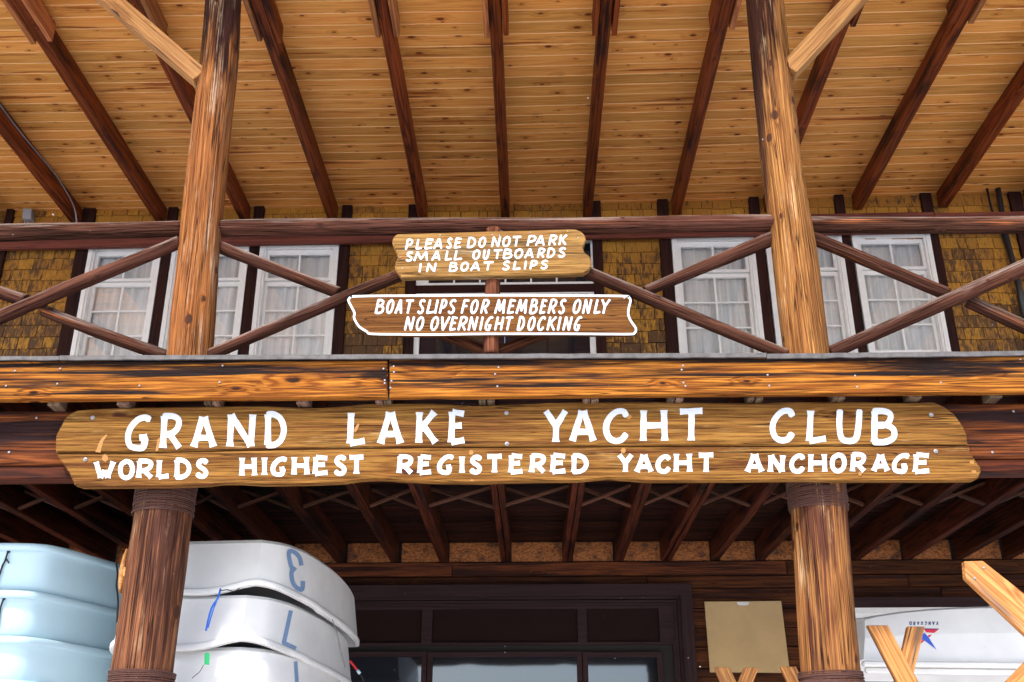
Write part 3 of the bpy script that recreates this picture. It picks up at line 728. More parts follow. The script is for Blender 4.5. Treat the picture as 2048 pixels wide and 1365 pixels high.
# ------------------------------------------------------------------ upper windows
def rect_frame(name, x0, x1, z0, z1, wl, wr, wt, wb, yf, dep, mat, parent):
    """four mitre-free lengths joined as one frame mesh"""
    vs = []; fs = []
    def bx(xa, xb, za, zb):
        k = len(vs); vs.extend([(x, y, z) for z in (za, zb) for y in (yf, yf+dep) for x in (xa, xb)])
        for q in ((0, 1, 3, 2), (4, 5, 7, 6), (0, 1, 5, 4), (2, 3, 7, 6), (0, 2, 6, 4), (1, 3, 7, 5)): fs.append(tuple(k+i for i in q))
    bx(x0, x0+wl, z0, z1); bx(x1-wr, x1, z0, z1); bx(x0+wl, x1-wr, z1-wt, z1)
    if wb: bx(x0+wl, x1-wr, z0, z0+wb)
    return mesh_obj(name, vs, fs, mat, parent)
def bar(name, x0, x1, z0, z1, yf, dep, mat, parent):
    return rect_frame_box(name, x0, x1, z0, z1, yf, dep, mat, parent)
def rect_frame_box(name, x0, x1, z0, z1, yf, dep, mat, parent):
    vs = [(x, y, z) for z in (z0, z1) for y in (yf, yf+dep) for x in (x0, x1)]
    return mesh_obj(name, vs, [(0, 1, 3, 2), (4, 5, 7, 6), (0, 1, 5, 4), (2, 3, 7, 6), (0, 2, 6, 4), (1, 3, 7, 5)], mat, parent)
def curtain(x0, x1, z0, z1, y, parent, seed):
    n = 60; vs = []; fs = []; rnd = random.Random(seed); gap = x0+(x1-x0)*rnd.uniform(.42, .6)
    for i in range(n+1):
        x = x0+(x1-x0)*i/n
        d = .022*math.sin(x*64+seed)+.016*math.sin(x*27+seed*2)+.012*noise.noise(Vector((x*20, seed, 0)))
        if abs(x-gap) < .012: d += .05
        for j in range(5):
            zz = z0+(z1-z0)*j/4; vs.append((x+.006*math.sin(j*1.3+x*9), y+d*(1-.12*j), zz))
    for i in range(n):
        for j in range(4): fs.append((i*5+j, i*5+j+1, (i+1)*5+j+1, (i+1)*5+j))
    mesh_obj('curtain', vs, fs, M['curtain'], parent, smooth=True)
def window(x0, x1, ztop, label, seed):
    zb = ztop-1.50
    t = thing('sash_window', label, 'window', ((x0+x1)/2, YW-.05, zb), 'white double hung windows of the upper storey')
    W_ = M['whitepaint']
    rect_frame('casing', x0+.002, x1-.002, zb, ztop, .045, .045, .055, .05, YW-.06, .05, W_, t)
    rect_frame('inner_casing', x0+.047, x1-.047, zb+.05, ztop-.056, .022, .022, .025, .02, YW-.04, .07, W_, t)
    a, b = x0+.07, x1-.07
    zg = ztop-.082                        # top of the upper sash
    zm = zg-.36                           # meeting rail
    us = rect_frame('upper_sash', a, b, zm, zg, .032, .032, .055, .03, YW-.006, .035, W_, t)
    ls = rect_frame('lower_sash', a, b, zb+.07, zm-.004, .032, .032, .045, .07, YW+.031, .035, W_, t)
    cx = (a+b)/2
    g1 = (zm+.03, zg-.055); g2 = (zb+.14, zm-.049)
    rect_frame_box('muntin', cx-.010, cx+.010, g1[0], g1[1], YW, .022, W_, us)
    rect_frame_box('muntin', cx-.010, cx+.010, g2[0], g2[1], YW+.036, .022, W_, ls)
    zz = [g2[1]-(g2[1]-g2[0])*k/3 for k in (1, 2)]
    for q in zz:
        rect_frame_box('muntin', a+.032, cx-.0105, q-.009, q+.009, YW+.037, .02, W_, ls)
        rect_frame_box('muntin', cx+.0105, b-.032, q-.009, q+.009, YW+.037, .02, W_, ls)
    for (c0, c1) in ((a+.032, cx-.01), (cx+.01, b-.032)):
        mesh_obj('pane', [(c0, YW+.012, g1[0]), (c1, YW+.012, g1[0]), (c1, YW+.012, g1[1]), (c0, YW+.012, g1[1])], [(0, 1, 2, 3)], M['glass'], us)
        zz2 = [g2[0]]+[zz[1]+0, zz[0]]+[g2[1]]
        for za, zb2 in zip(zz2[:-1], zz2[1:]):
            mesh_obj('pane', [(c0, YW+.048, za+.001), (c1, YW+.048, za+.001), (c1, YW+.048, zb2-.001), (c0, YW+.048, zb2-.001)], [(0, 1, 2, 3)], M['glass'], ls)
    curtain(a-.03, b+.03, zb+.05, zg-.0, YW+.10, t, seed)
    # dark room box behind
    vs = [(x, y, z) for z in (zb+.02, ztop) for y in (YW+.075, YW+.5) for x in (a-.04, b+.04)]
    o = mesh_obj('window_box', vs, [(0, 1, 3, 2), (4, 5, 7, 6), (2, 3, 7, 6), (0, 2, 6, 4), (1, 3, 7, 5)], M['dark'], t)
    return t
# the backing wall must not hide the window recesses: rebuild it as strips
bpy.data.objects.remove([c for c in bpy.data.objects if c.name.startswith('wall_backing') and c.parent == uw][0])
wins = [((183.5, 491), (329.5, 489.5), 'leftmost upstairs white sash window, crossed by a railing pole'),
        ((349.5, 489.3), (503, 489), 'white sash window half hidden behind the left upper log post'),
        ((523.3, 489), (681, 487.8), 'white sash window between the left upper post and the mustard shingles'),
        ((1340.3, 473.9), (1505, 470.5), 'white sash window just left of the right upper log post'),
        ((1525.7, 470), (1679, 467), 'white sash window mostly hidden behind the right upper log post'),
        ((1698, 466), (1855, 466), 'rightmost upstairs white sash window, right of the right upper log post')]
holes = []
for i, (a, b, lab) in enumerate(wins):
    xa, xb = X(*a), X(*b); zt_ = (at(*a, YW).z+at(*b, YW).z)/2
    window(xa+.002, xb-.002, zt_, lab, i+1); holes.append((xa+.03, xb-.03))
dx0, dx1 = X(835.5, 480), X(1184.5, 480)
holes.append((dx0+.02, dx1-.02)); holes.sort()
vs = []; fs = []; xp = -8.6
zh0 = Z(6.2); zhh = at(1000, 470, YW).z
for a, b in holes+[(8.6, None)]:
    k = len(vs); vs += [(xp, YW+.03, Z(2.3)), (a, YW+.03, Z(2.3)), (a, YW+.03, zh0), (xp, YW+.03, zh0)]; fs.append((k, k+1, k+2, k+3))
    if b is None: break
    k = len(vs); vs += [(a, YW+.03, zhh-.0), (b, YW+.03, zhh), (b, YW+.03, zh0), (a, YW+.03, zh0)]; fs.append((k, k+1, k+2, k+3)); xp = b
mesh_obj('wall_backing', vs, fs, M['dark'], uw)

# upper balcony door with its transom
t = thing('balcony_door', 'brown balcony double door under a white six pane transom, behind the two small signs', 'door', ((dx0+dx1)/2, YW, Z(2.3)))
ztr0 = at(1000, 568.5, YW).z; ztr1 = at(1000, 478, YW).z
tw = rect_frame('transom_frame', dx0+.003, dx1-.003, ztr0-.022, ztr1, .13, .02, .06, .026, YW-.03, .06, M['whitepaint'], t)
for px in (908.5, 960, 1011, 1062, 1113):
    x = X(px, 550); rect_frame_box('muntin', x-.009, x+.009, ztr0+.004, ztr1-.06, YW-.02, .03, M['whitepaint'], t)
mesh_obj('transom_pane', [(dx0+.05, YW+.01, ztr0), (dx1-.02, YW+.01, ztr0), (dx1-.02, YW+.01, ztr1-.03), (dx0+.05, YW+.01, ztr1-.03)], [(0, 1, 2, 3)], M['doorglass'], t)
rect_frame_box('head_board', dx0+.003, dx1-.003, at(1000, 588, YW).z, ztr0-.024, YW-.035, .06, M['trim'], t)
rect_frame('door_casing', dx0+.003, dx1-.003, Z(2.3), at(1000, 588.5, YW).z, .055, .06, .02, 0, YW-.03, .06, M['whitepaint'], t)
zd = at(1000, 591, YW).z
cx = (dx0+dx1)/2
for a, b in ((dx0+.06, cx-.002), (cx+.002, dx1-.062)):
    d = rect_frame('door_leaf', a, b, Z(2.32), zd, .16, .16, .14, .9, YW+.0, .04, M['doorwood'], t)
    mesh_obj('pane', [(a+.15, YW+.02, Z(3.2)), (b-.15, YW+.02, Z(3.2)), (b-.15, YW+.02, zd-.13), (a+.15, YW+.02, zd-.13)], [(0, 1, 2, 3)], M['doorglass'], d)
    mc = (a+b)/2
    rect_frame_box('muntin', mc-.008, mc+.008, Z(3.22), zd-.14, YW+.004, .012, M['doorwood'], d)

# ------------------------------------------------------------------ lower entrance with panelled transom and doors
p = lambda px, py: at(px, py, YW)
lx1 = p(1386, 1250).x; lx0 = p(540, 1250).x-1.0
zt_ = p(1380, 1169).z
en = thing('entrance', 'wide dark brown double entrance with blank transom panels above its glass doors', 'door', ((lx0+lx1)/2, YW, .2))
cw = p(1386, 1230).x-p(1364, 1230).x
timber('casing_board', (lx0, YW-.03, zt_-.055), (lx1, YW-.03, zt_-.055), .05, .11, M['doorwood'], en, bev=.003)
timber('casing_board', (lx1-.055, YW-.03, .2), (lx1-.055, YW-.03, zt_-.111), .11, .05, M['doorwood'], en, up=Vector((0, 1, 0)), bev=.003)
timber('casing_board', (lx0+.055, YW-.03, .2), (lx0+.055, YW-.03, zt_-.111), .11, .05, M['doorwood'], en, up=Vector((0, 1, 0)), bev=.003)
ix0, ix1 = lx0+.11, lx1-.11
for k, (o_, d_) in enumerate(((.0, -.006), (.03, .008), (.055, .02))):     # stepped mouldings
    rect_frame('moulding', ix0+o_, ix1-o_, .2, zt_-.111-o_, .026, .026, .022, 0, YW+d_, .05, M['doorwood'], en)
ztop = zt_-.111-.079
zr0, zr1 = p(1000, 1302).z, p(1000, 1290).z
zg1 = p(1000, 1311).z
rect_frame_box('rail', ix0+.08, ix1-.08, zr1-.002, p(1000, 1287.5).z+.012, YW+.016, .04, M['doorwood'], en)
rect_frame_box('head_rail', ix0+.08, ix1-.08, ztop-.028, ztop, YW+.016, .04, M['doorwood'], en)
mull = [(p(843, 1250).x, p(864, 1250).x), (p(1155.5, 1250).x, p(1174, 1250).x), (p(1319, 1250).x, ix1-.08)]
zbot = p(1000, 1290).z+.012
edges = [ix0+.08]+[v for m_ in mull for v in m_]
for a, b in mull:
    rect_frame_box('mullion', a, b, zbot, ztop-.029, YW+.014, .05, M['doorwood'], en)
cells = list(zip(edges[0::2], edges[1::2]))
for a, b in cells[:3]:
    rect_frame_box('panel', a+.004, b-.004, zbot+.003, ztop-.031, YW+.04, .02, M['panel'], en)
# doors below
dl = thing('door_leaf', '', 'door')
bpy.data.objects.remove(dl)
doors = [(ix0+.08, p(852.5, 1340).x, 12), (p(853.5, 1340).x, p(1165, 1340).x, 0), (p(1166, 1340).x, p(1327, 1340).x, 0)]
for k, (a, b, _) in enumerate(doors):
    lab = ['glass entrance door left of the middle leaf, partly behind the white dinghies', 'middle glass entrance door leaf under the widest transom panel', 'right glass entrance door leaf beside the casing'][k]
    d = thing('glass_door', lab, 'door', ((a+b)/2, YW, .2), 'glass entrance doors')
    z1 = zr0-.001-.006*k
    rect_frame('door_frame', a+.002, b-.002, .25, z1, .047, .047, .045, .2, YW+.022, .045, M['doorwood'], d)
    mesh_obj('pane', [(a+.045, YW+.045, .4), (b-.045, YW+.045, .4), (b-.045, YW+.045, z1-.04), (a+.045, YW+.045, z1-.04)], [(0, 1, 2, 3)], M['doorglass'], d)
for y in (1293, 1305):
    link('screw', scr, M['screw'], Matrix.Translation(at(1010, y, YW+.012)) @ ROTX, en)

# tan hardboard on the siding
hb = thing('notice_board', 'blank tan hardboard panel nailed to the dark siding right of the entrance', 'board', at(1490, 1270, YW))
plate('board', [(1409, 1203.6), (1562.5, 1202.2), (1580, 1346), (1420, 1345)], YW-.012, .01, M['hardboard'], hb, bev=.002)
plate('paper_scrap', [(1474, 1204.5), (1498.5, 1204.5), (1498, 1208), (1495, 1211), (1479, 1211), (1474, 1208)], YW-.015, .002, M['paper'], hb, bev=0)
for x, y in ((1415, 1208.5), (1555, 1207)): link('screw', scr, M['wire'], Matrix.Translation(at(x, y, YW-.013)) @ ROTX, hb)

# window of the lower storey at the right
lwn = thing('ground_floor_window', 'grey white framed window low on the right, behind the upturned white boat', 'window', at(1900, 1365, YW))
xa = p(1690, 1230).x; xb = p(2300, 1230).x; zz1 = p(1800, 1216).z
timber('head_trim', (xa-.1, YW-.03, zz1+.045), (xb, YW-.03, zz1+.045), .05, .09, M['doorwood'], lwn, bev=.003)
timber('side_trim', (xa-.05, YW-.03, .9), (xa-.05, YW-.03, zz1-.002), .09, .05, M['doorwood'], lwn, up=Vector((0, 1, 0)), bev=.003)
rect_frame('frame', xa, xb, 1.0, zz1-.001, .06, .06, .05, .06, YW-.02, .05, M['whitepaint'], lwn)
rect_frame('inner_frame', xa+.06, xb-.06, 1.06, zz1-.052, .04, .04, .04, .05, YW-.004, .05, M['whitepaint'], lwn)
for px in (1786, 1900, 2010):
    x = p(px, 1230).x; rect_frame_box('mullion', x-.03, x+.03, 1.1, zz1-.093, YW+.0, .04, M['whitepaint'], lwn)
mesh_obj('pane', [(xa+.08, YW+.03, 1.1), (xb-.08, YW+.03, 1.1), (xb-.08, YW+.03, zz1-.09), (xa+.08, YW+.03, zz1-.09)], [(0, 1, 2, 3)], M['doorglass'], lwn)

# ------------------------------------------------------------------ painted letters
def s_(*p): return ('s', p)
def c_(*p): return ('c', p)
G = {
 'A': [s_((0, 0), (.46, 1)), s_((.54, 1), (1, 0)), s_((.2, .3), (.82, .3))],
 'B': [s_((.06, 1), (.04, 0)), c_((.04, 1), (.5, 1), (.84, .9), (.8, .68), (.55, .54), (.1, .54)), c_((.1, .54), (.6, .55), (1, .4), (1, .14), (.6, 0), (.04, 0))],
 'C': [c_((1, .86), (.86, .99), (.5, .97), (.14, .74), (0, .42), (.14, .12), (.45, 0), (.78, .04), (.98, .2))],
 'D': [s_((.04, 1), (.02, 0)), c_((.04, 1), (.4, 1), (.82, .84), (1, .5), (.84, .18), (.45, .01), (.02, 0))],
 'E': [s_((.08, 1), (0, 0)), s_((.08, 1), (.98, .93)), s_((.04, .53), (.8, .55)), s_((0, 0), (1, .07))],
 'F': [s_((.1, 1), (0, 0)), s_((.1, 1), (1, .97)), s_((.06, .52), (.8, .54))],
 'G': [c_((1, .95), (.8, 1), (.45, .92), (.12, .65), (0, .35), (.1, .08), (.4, 0), (.72, .02), (.82, .3)), s_((.55, .33), (.92, .36))],
 'H': [s_((.04, 1), (.02, 0)), s_((.94, 1), (.98, 0)), s_((.04, .5), (.96, .5))],
 'I': [s_((.5, 1), (.5, 0))],
 'K': [s_((.06, 1), (.02, 0)), s_((.94, 1), (.1, .44)), s_((.28, .56), (1, 0))],
 'L': [s_((.12, 1), (.04, 0)), s_((.04, 0), (1, .08))],
 'M': [s_((0, 0), (.16, 1)), s_((.16, 1), (.5, .18)), s_((.5, .18), (.84, 1)), s_((.84, 1), (1, 0))],
 'N': [s_((.02, 0), (.08, 1)), s_((.08, 1), (.9, 0)), s_((.9, 0), (.98, 1))],
 'O': [c_((.5, 1), (.12, .82), (0, .46), (.14, .12), (.5, 0), (.86, .16), (1, .52), (.86, .88), (.5, 1))],
 'P': [s_((.1, 1), (.02, 0)), c_((.1, 1), (.6, 1), (.95, .86), (.9, .6), (.55, .44), (.08, .42))],
 'R': [s_((.12, 1), (.02, 0)), c_((.12, 1), (.6, 1), (.95, .88), (.88, .62), (.55, .46), (.12, .42)), s_((.4, .46), (.98, 0))],
 'S': [c_((.95, .9), (.7, 1), (.3, .95), (.12, .76), (.35, .58), (.72, .44), (.95, .24), (.75, .03), (.35, 0), (.04, .12))],
 'T': [s_((0, .96), (1, .98)), s_((.52, .97), (.5, 0))],
 'U': [c_((.06, 1), (.04, .5), (.14, .1), (.45, 0), (.78, .08), (.9, .5), (.94, 1))],
 'V': [s_((0, 1), (.42, 0)), s_((.42, 0), (1, 1))],
 'W': [s_((0, 1), (.26, 0)), s_((.26, 0), (.5, .45)), s_((.5, .45), (.66, 0)), s_((.66, 0), (1, 1))],
 'Y': [s_((0, 1), (.5, .52)), s_((1, 1), (.5, .5)), s_((.52, .56), (.5, 0))],
 '3': [c_((0, .78), (.1, .98), (.5, 1), (.8, .85), (.78, .62), (.35, .5)), c_((.35, .5), (.85, .42), (1, .15), (.6, 0), (.12, .02), (0, .22))],
 '7': [s_((0, 1), (1, 1)), s_((1, 1), (.45, 0))],
 '1': [s_((.5, 1), (.5, 0))],
}
def ribbon(pts, wfun, closed=False):
    """pts: 2-D; returns verts, faces of a band"""
    n = len(pts); L = []; Rr = []
    for i, p_ in enumerate(pts):
        if closed: a = pts[(i-1) % (n-1)] if i in (0, n-1) else pts[i-1]; b = pts[1] if i in (0, n-1) else pts[i+1]
        else: a = pts[max(i-1, 0)]; b = pts[min(i+1, n-1)]
        if closed and i in (0, n-1): a = pts[n-2]
        dx, dy = b[0]-a[0], b[1]-a[1]; q = math.hypot(dx, dy) or 1; w_ = wfun(i/(n-1))/2
        L.append((p_[0]-dy/q*w_, p_[1]+dx/q*w_)); Rr.append((p_[0]+dy/q*w_, p_[1]-dx/q*w_))
    return L, Rr
def glyph(ch, x0, x1, y0, y1, wpx, flare, slant=0, seed=0, shear_y=0., sub=6):
    """bands in picture px; y0 top, y1 bottom"""
    out = []; h = y1-y0; rnd = random.Random(seed)
    ins = wpx*.5; X0, X1 = x0+ins, x1-ins-slant*h; Yt, Yb = y0+ins*.8, y1-ins*.8
    if X1 < X0: X0 = X1 = (x0+x1-slant*h)/2
    if slant and ch in 'TYV': X0 -= slant*h*.75
    if slant and ch == 'L': X1 += slant*h*.8
    def mp(u, v):
        x = X0+(X1-X0)*u+slant*h*v*(1-wpx/h*.8)+0; y = Yb+(Yt-Yb)*v
        return (x, y+shear_y*(x-(x0+x1)/2))
    for kind, pts in G[ch]:
        P_ = [Vector((*mp(*q), 0)) for q in pts]
        if kind == 'c': P_ = crom(P_, 6, False)
        else:
            a, b = P_; P_ = [a+(b-a)*(i/sub) for i in range(sub+1)]
        closed = ch == 'O'
        ph = rnd.uniform(0, 9); steep = abs(pts[0][1]-pts[-1][1]) > .5
        def wf(t, k=kind, ph=ph):
            e = min(t, 1-t)
            f = 1+.05*math.sin(t*7+ph)
            if not closed:
                if flare and k == 's' and steep: f *= 1+flare*max(0, 1-e/.16)
                elif flare: f *= 1+flare*.35*max(0, 1-e/.12)
            return wpx*f
        pp = [(v.x, v.y) for v in P_]
        if kind == 'c' and not closed or (kind == 's' and not flare):   # rounded ends
            L, Rr = ribbon(pp, wf)
            def cap(end):
                i, j = (0, 1) if end == 0 else (-1, -2)
                dx, dy = pp[i][0]-pp[j][0], pp[i][1]-pp[j][1]; q = math.hypot(dx, dy) or 1; w_ = wf(0 if end == 0 else 1)/2
                c = (pp[i][0]+dx/q*w_*.55, pp[i][1]+dy/q*w_*.55); px_, py_ = -dy/q*w_*.62, dx/q*w_*.62
                return c, (px_, py_)
            c0, o0 = cap(0); c1, o1 = cap(1)
            L = [(c0[0]-o0[0], c0[1]-o0[1])]+L+[(c1[0]+o1[0], c1[1]+o1[1])]
            Rr = [(c0[0]+o0[0], c0[1]+o0[1])]+Rr+[(c1[0]-o1[0], c1[1]-o1[1])]
        else:
            L, Rr = ribbon(pp, wf, closed)
        out.append((L, Rr))
    return out
def put_letter(bands, Y, mat, parent, name='letter', proj=None, lift=.0006):
    vs = []; fs = []
    for k, (L, Rr) in enumerate(bands):
        b = len(vs); n = len(L)
        for a, c in zip(L, Rr):
            for q in (a, c):
                if proj: vs.append(proj(q[0], q[1], .0015+lift*k))
                else: vs.append(at(q[0], q[1], Y-.0012-lift*k))
        for i in range(n-1): fs.append((b+2*i, b+2*i+1, b+2*i+3, b+2*i+2))
    return mesh_obj(name, vs, fs, mat, parent, recalc=False)

YS = 5.645
sg = thing('name_sign', 'large two plank wooden sign reading GRAND LAKE YACHT CLUB over the lower posts', 'sign', at(1030, 890, YS))
top = [(111, 885), (112, 871), (120, 856), (129, 838), (140, 828), (154, 821), (194, 818), (257, 816), (392, 814), (527, 812), (567, 814.5), (607, 816.5), (648, 816), (684, 813), (733, 808.5), (787, 807.5), (866, 807.5), (900, 809.5), (944, 812), (967, 812), (1000, 809.8),
       (1022, 809), (1067, 807.5), (1101, 805), (1225, 804.5), (1337, 804.5), (1427, 806), (1519, 806), (1598, 804.3), (1730, 804.3), (1783, 806), (1867, 804.8), (1888, 813.5), (1909, 829), (1925, 850.5), (1933, 869), (1935.5, 887.5)]
seam = [(1935.5, 889.6), (1700, 891), (1460, 891.5), (1300, 891.5), (1230, 892.5), (1000, 893.6), (850, 894), (700, 896.2), (560, 897.8), (400, 902), (250, 904.6), (112, 905)]
plate('plank', top+seam+[(110.5, 895)], YS, .04, M['sign'], sg, bev=.006)
bot = [(112, 907.5)]+[(x, y+2.2) for x, y in reversed(seam[1:-1])]+[(1937, 892), (1941, 905), (1951, 921), (1961, 935), (1962, 945), (1957, 956), (1946, 961.6), (1836, 962.4), (1704, 962.4), (1572, 961), (1440, 962.3), (1292, 962.8), (1254, 960), (1216, 956.5), (1191, 958.7),
      (1157, 962.4), (1090, 962.8), (1000, 964.7), (967, 966.6), (854, 964.7), (810, 963), (776, 959.5), (753, 959), (720, 961), (686, 966), (607, 969), (526, 969.7), (482, 967), (448, 967), (414, 971), (347, 973.5), (163, 975), (149, 970), (144, 959), (139, 948), (127, 930), (116, 914)]
plate('plank', bot, YS+.002, .04, M['sign'], sg, bev=.006)
L1 = [('G', 249.8, 303.7, 830.9, 901), ('R', 319, 365, 828, 901), ('A', 381.4, 432.9, 829.4, 898.8), ('N', 452.7, 512.6, 824.9, 897.7), ('D', 529, 573.7, 824.5, 895), ('L', 692.7, 735.4, 821.5, 892), ('A', 755, 806.8, 820.4, 892),
      ('K', 830.9, 877, 819.7, 890.5), ('E', 896.5, 934.6, 819.3, 889.8), ('Y', 1086, 1137, 817.5, 888.9), ('A', 1138.6, 1192.7, 817, 887), ('C', 1206, 1257.9, 817.9, 887), ('H', 1279.6, 1336.5, 816, 886.6), ('T', 1353.8, 1411, 816.3, 886),
      ('C', 1538.9, 1590, 817.4, 886), ('L', 1611.4, 1657.5, 816.9, 887.3), ('U', 1671, 1727.4, 818, 887.3), ('B', 1741, 1793, 818, 889)]
L2 = [('W', 187.6, 231.4, 920.3, 959.6), ('O', 235.9, 269.6, 919.2, 960), ('R', 271.8, 307.8, 919, 959.4), ('L', 311.8, 342, 917, 958.5), ('D', 348.7, 383, 917, 958.3), ('S', 390, 417.8, 917.9, 957), ('H', 478.5, 514.4, 912.3, 955), ('I', 520.5, 537.3, 912, 954),
      ('G', 541, 575.5, 914.5, 953), ('H', 582.7, 619.3, 911, 953), ('E', 625.4, 659.7, 911, 951.6), ('S', 666.5, 694.3, 911, 951.6), ('T', 694.3, 731.4, 910, 951.6), ('R', 792.7, 827.5, 910.2, 950), ('E', 834.7, 866.8, 909.6, 950), ('G', 874, 908.8, 910, 949),
      ('I', 916.7, 931.3, 910, 949.3), ('S', 938, 965.2, 911, 948.4), ('T', 970, 1007.9, 908.5, 949), ('E', 1016.8, 1049.4, 907.8, 948.9), ('R', 1058, 1092.8, 908, 948.4), ('E', 1100.4, 1135.2, 906.9, 948.2), ('D', 1142.6, 1177.4, 908, 947.7), ('Y', 1234, 1267.7, 906.2, 947.7),
      ('A', 1268.9, 1307, 906.6, 947.7), ('C', 1311, 1342, 910, 947.3), ('H', 1347, 1384.8, 904.4, 947.7), ('T', 1393, 1431.3, 905.7, 948.2), ('A', 1490, 1528.3, 905.7, 947.4), ('N', 1535.4, 1571, 907.6, 947.4), ('C', 1578.4, 1610, 908.4, 947), ('H', 1616, 1654.9, 905.2, 947.4),
      ('O', 1659.6, 1693.6, 906.5, 946.6), ('R', 1699.7, 1733.4, 905.7, 946.6), ('A', 1742.7, 1779.6, 906.3, 946), ('G', 1783.5, 1820, 907.6, 947), ('E', 1826, 1863, 905.7, 948)]
for i, (ch, a, b, c, d) in enumerate(L1): put_letter(glyph(ch, a, b, c, d, 12.0, .27, seed=i, shear_y=-.008), YS, M['letter'], sg)
for i, (ch, a, b, c, d) in enumerate(L2): put_letter(glyph(ch, a, b, c, d, 9.4, .34, seed=i+50, shear_y=-.008), YS+.002, M['letter'], sg)
bolt = disc_mesh(.013, .004); bolt.name = 'washer'; bolt.materials.append(M['screw'])
nut = disc_mesh(.0065, .009); nut.materials.append(M['screw'])
for x, y in ((185.5, 835.6), (170.7, 919.3), (1013, 826.3), (1014, 888), (1862.5, 829.7), (1871.7, 903)):
    wsh = link('washer', bolt, M['screw'], Matrix.Translation(at(x, y, YS-.001)) @ ROTX, sg); link('bolt', nut, M['screw'], Matrix.Translation(at(x, y, YS-.004)) @ ROTX, sg)
# pale bare spots (knots with the paint fallen off)
spot = simple('bare orange knot wood', (.33, .145, .022), .6, nz=.3, nscale=60)
def blob(pts, Y, mat, parent, name='bare_knot'):
    P_ = [(x, y) for x, y in pts]; mesh_obj(name, [at(x, y, Y) for x, y in P_], [tuple(range(len(P_)))], mat, parent, recalc=False)
def oval(cx, cy, rx, ry, n=14, tl=0): return [(cx+rx*math.cos(2*math.pi*i/n)*math.cos(tl)-ry*math.sin(2*math.pi*i/n)*math.sin(tl), cy+rx*math.cos(2*math.pi*i/n)*math.sin(tl)+ry*math.sin(2*math.pi*i/n)*math.cos(tl)) for i in range(n)]
blob([(190, 904), (193, 900), (197, 888), (203, 877), (213, 869), (214, 872), (207, 882), (203, 895), (201, 906), (196, 905)], YS-.0005, spot, sg)
blob([(311, 902), (313, 890), (316, 878), (320, 875), (319, 888), (317, 900), (314, 903)], YS-.0005, spot, sg)
blob([(708, 862), (710, 855), (716, 847), (719, 849), (717, 856), (713, 863), (709, 866)], YS-.0040, spot, sg)
for cx_, cy_, a, b in ((210, 916.5, 6, 7.5), (942.3, 905.3, 4.5, 5), (1246.5, 901.5, 5, 5.5), (1257.5, 834, 6, 4.5), (1717.3, 916.3, 4, 3.2), (1944, 925, 5, 3.5), (1947.5, 944, 5, 3.5), (944, 961, 3.5, 2), (1720, 948, 3.4, 4.6)):
    blob(oval(cx_, cy_, a, b), YS-(.0045 if (cx_, cy_) in ((1717.3, 916.3),) else .0005) if cy_ < 893 else YS-(.0035 if cx_ > 1700 and cx_ < 1730 else -.0012), spot, sg)

# the pale sign
Y2 = 5.60
s2 = thing('notice_sign', 'pale wavy ended sign reading PLEASE DO NOT PARK SMALL OUTBOARDS IN BOAT SLIPS', 'sign', at(985, 510, Y2))
def m2(u, v): return (780+u/4.995, 450+v/4.995)
o2 = [(22, 180), (30, 135), (48, 108), (75, 92), (500, 80), (1000, 65), (1400, 55), (1780, 42), (1860, 45), (1912, 68), (1948, 110), (1958, 150), (1938, 200), (1928, 235), (1940, 268), (1990, 310), (2012, 360), (2010, 410), (1985, 450), (1930, 488), (1400, 505), (900, 518), (400, 524), (112, 528), (85, 495), (52, 450), (45, 410), (58, 368), (78, 330), (75, 300), (45, 240)]
plate('plank', [m2(*q) for q in o2], Y2, .042, M['sign_pale'], s2, bev=.005)
def row2(txt, us, t0, t1, b0, b1, u0, u1):
    for i, (ch, (a, b)) in enumerate(zip(txt, us)):
        c = (a+b)/2; k = (c-u0)/(u1-u0); tv = t0+(t1-t0)*k; bv = b0+(b1-b0)*k
        x0, y0 = m2(a, tv); x1, y1 = m2(b, bv)
        put_letter(glyph(ch, x0, x1, y0, y1, 4.2, 0, slant=.16, seed=i+int(t0), shear_y=-.03), Y2, M['letter'], s2)
row2('PLEASEDONOTPARK', [(148, 240), (252, 325), (343, 443), (430, 540), (558, 633), (637, 727), (765, 870), (877, 970), (1007, 1115), (1115, 1215), (1222, 1320), (1362, 1472), (1447, 1563), (1578, 1680), (1680, 1780)], 143, 95, 252, 203, 150, 1780)
row2('SMALLOUTBOARDS', [(150, 240), (232, 395), (410, 520), (543, 625), (632, 727), (817, 912), (920, 1005), (1032, 1130), (1122, 1232), (1235, 1340), (1338, 1450), (1465, 1560), (1562, 1660), (1670, 1768)], 268, 224, 368, 326, 150, 1768)
row2('INBOATSLIPS', [(278, 328), (357, 473), (583, 685), (697, 797), (797, 913), (930, 1043), (1115, 1210), (1222, 1310), (1328, 1380), (1390, 1485), (1497, 1590)], 382, 350, 478, 443, 278, 1590)
for u, v in ((125, 435), (500, 102), (1022, 98), (1095, 104), (1402, 75), (1880, 130)):
    link('screw', scr, M['wire'], Matrix.Translation(at(*m2(u, v), Y2-.001)) @ Matrix.Scale(.8, 4) @ ROTX, s2)

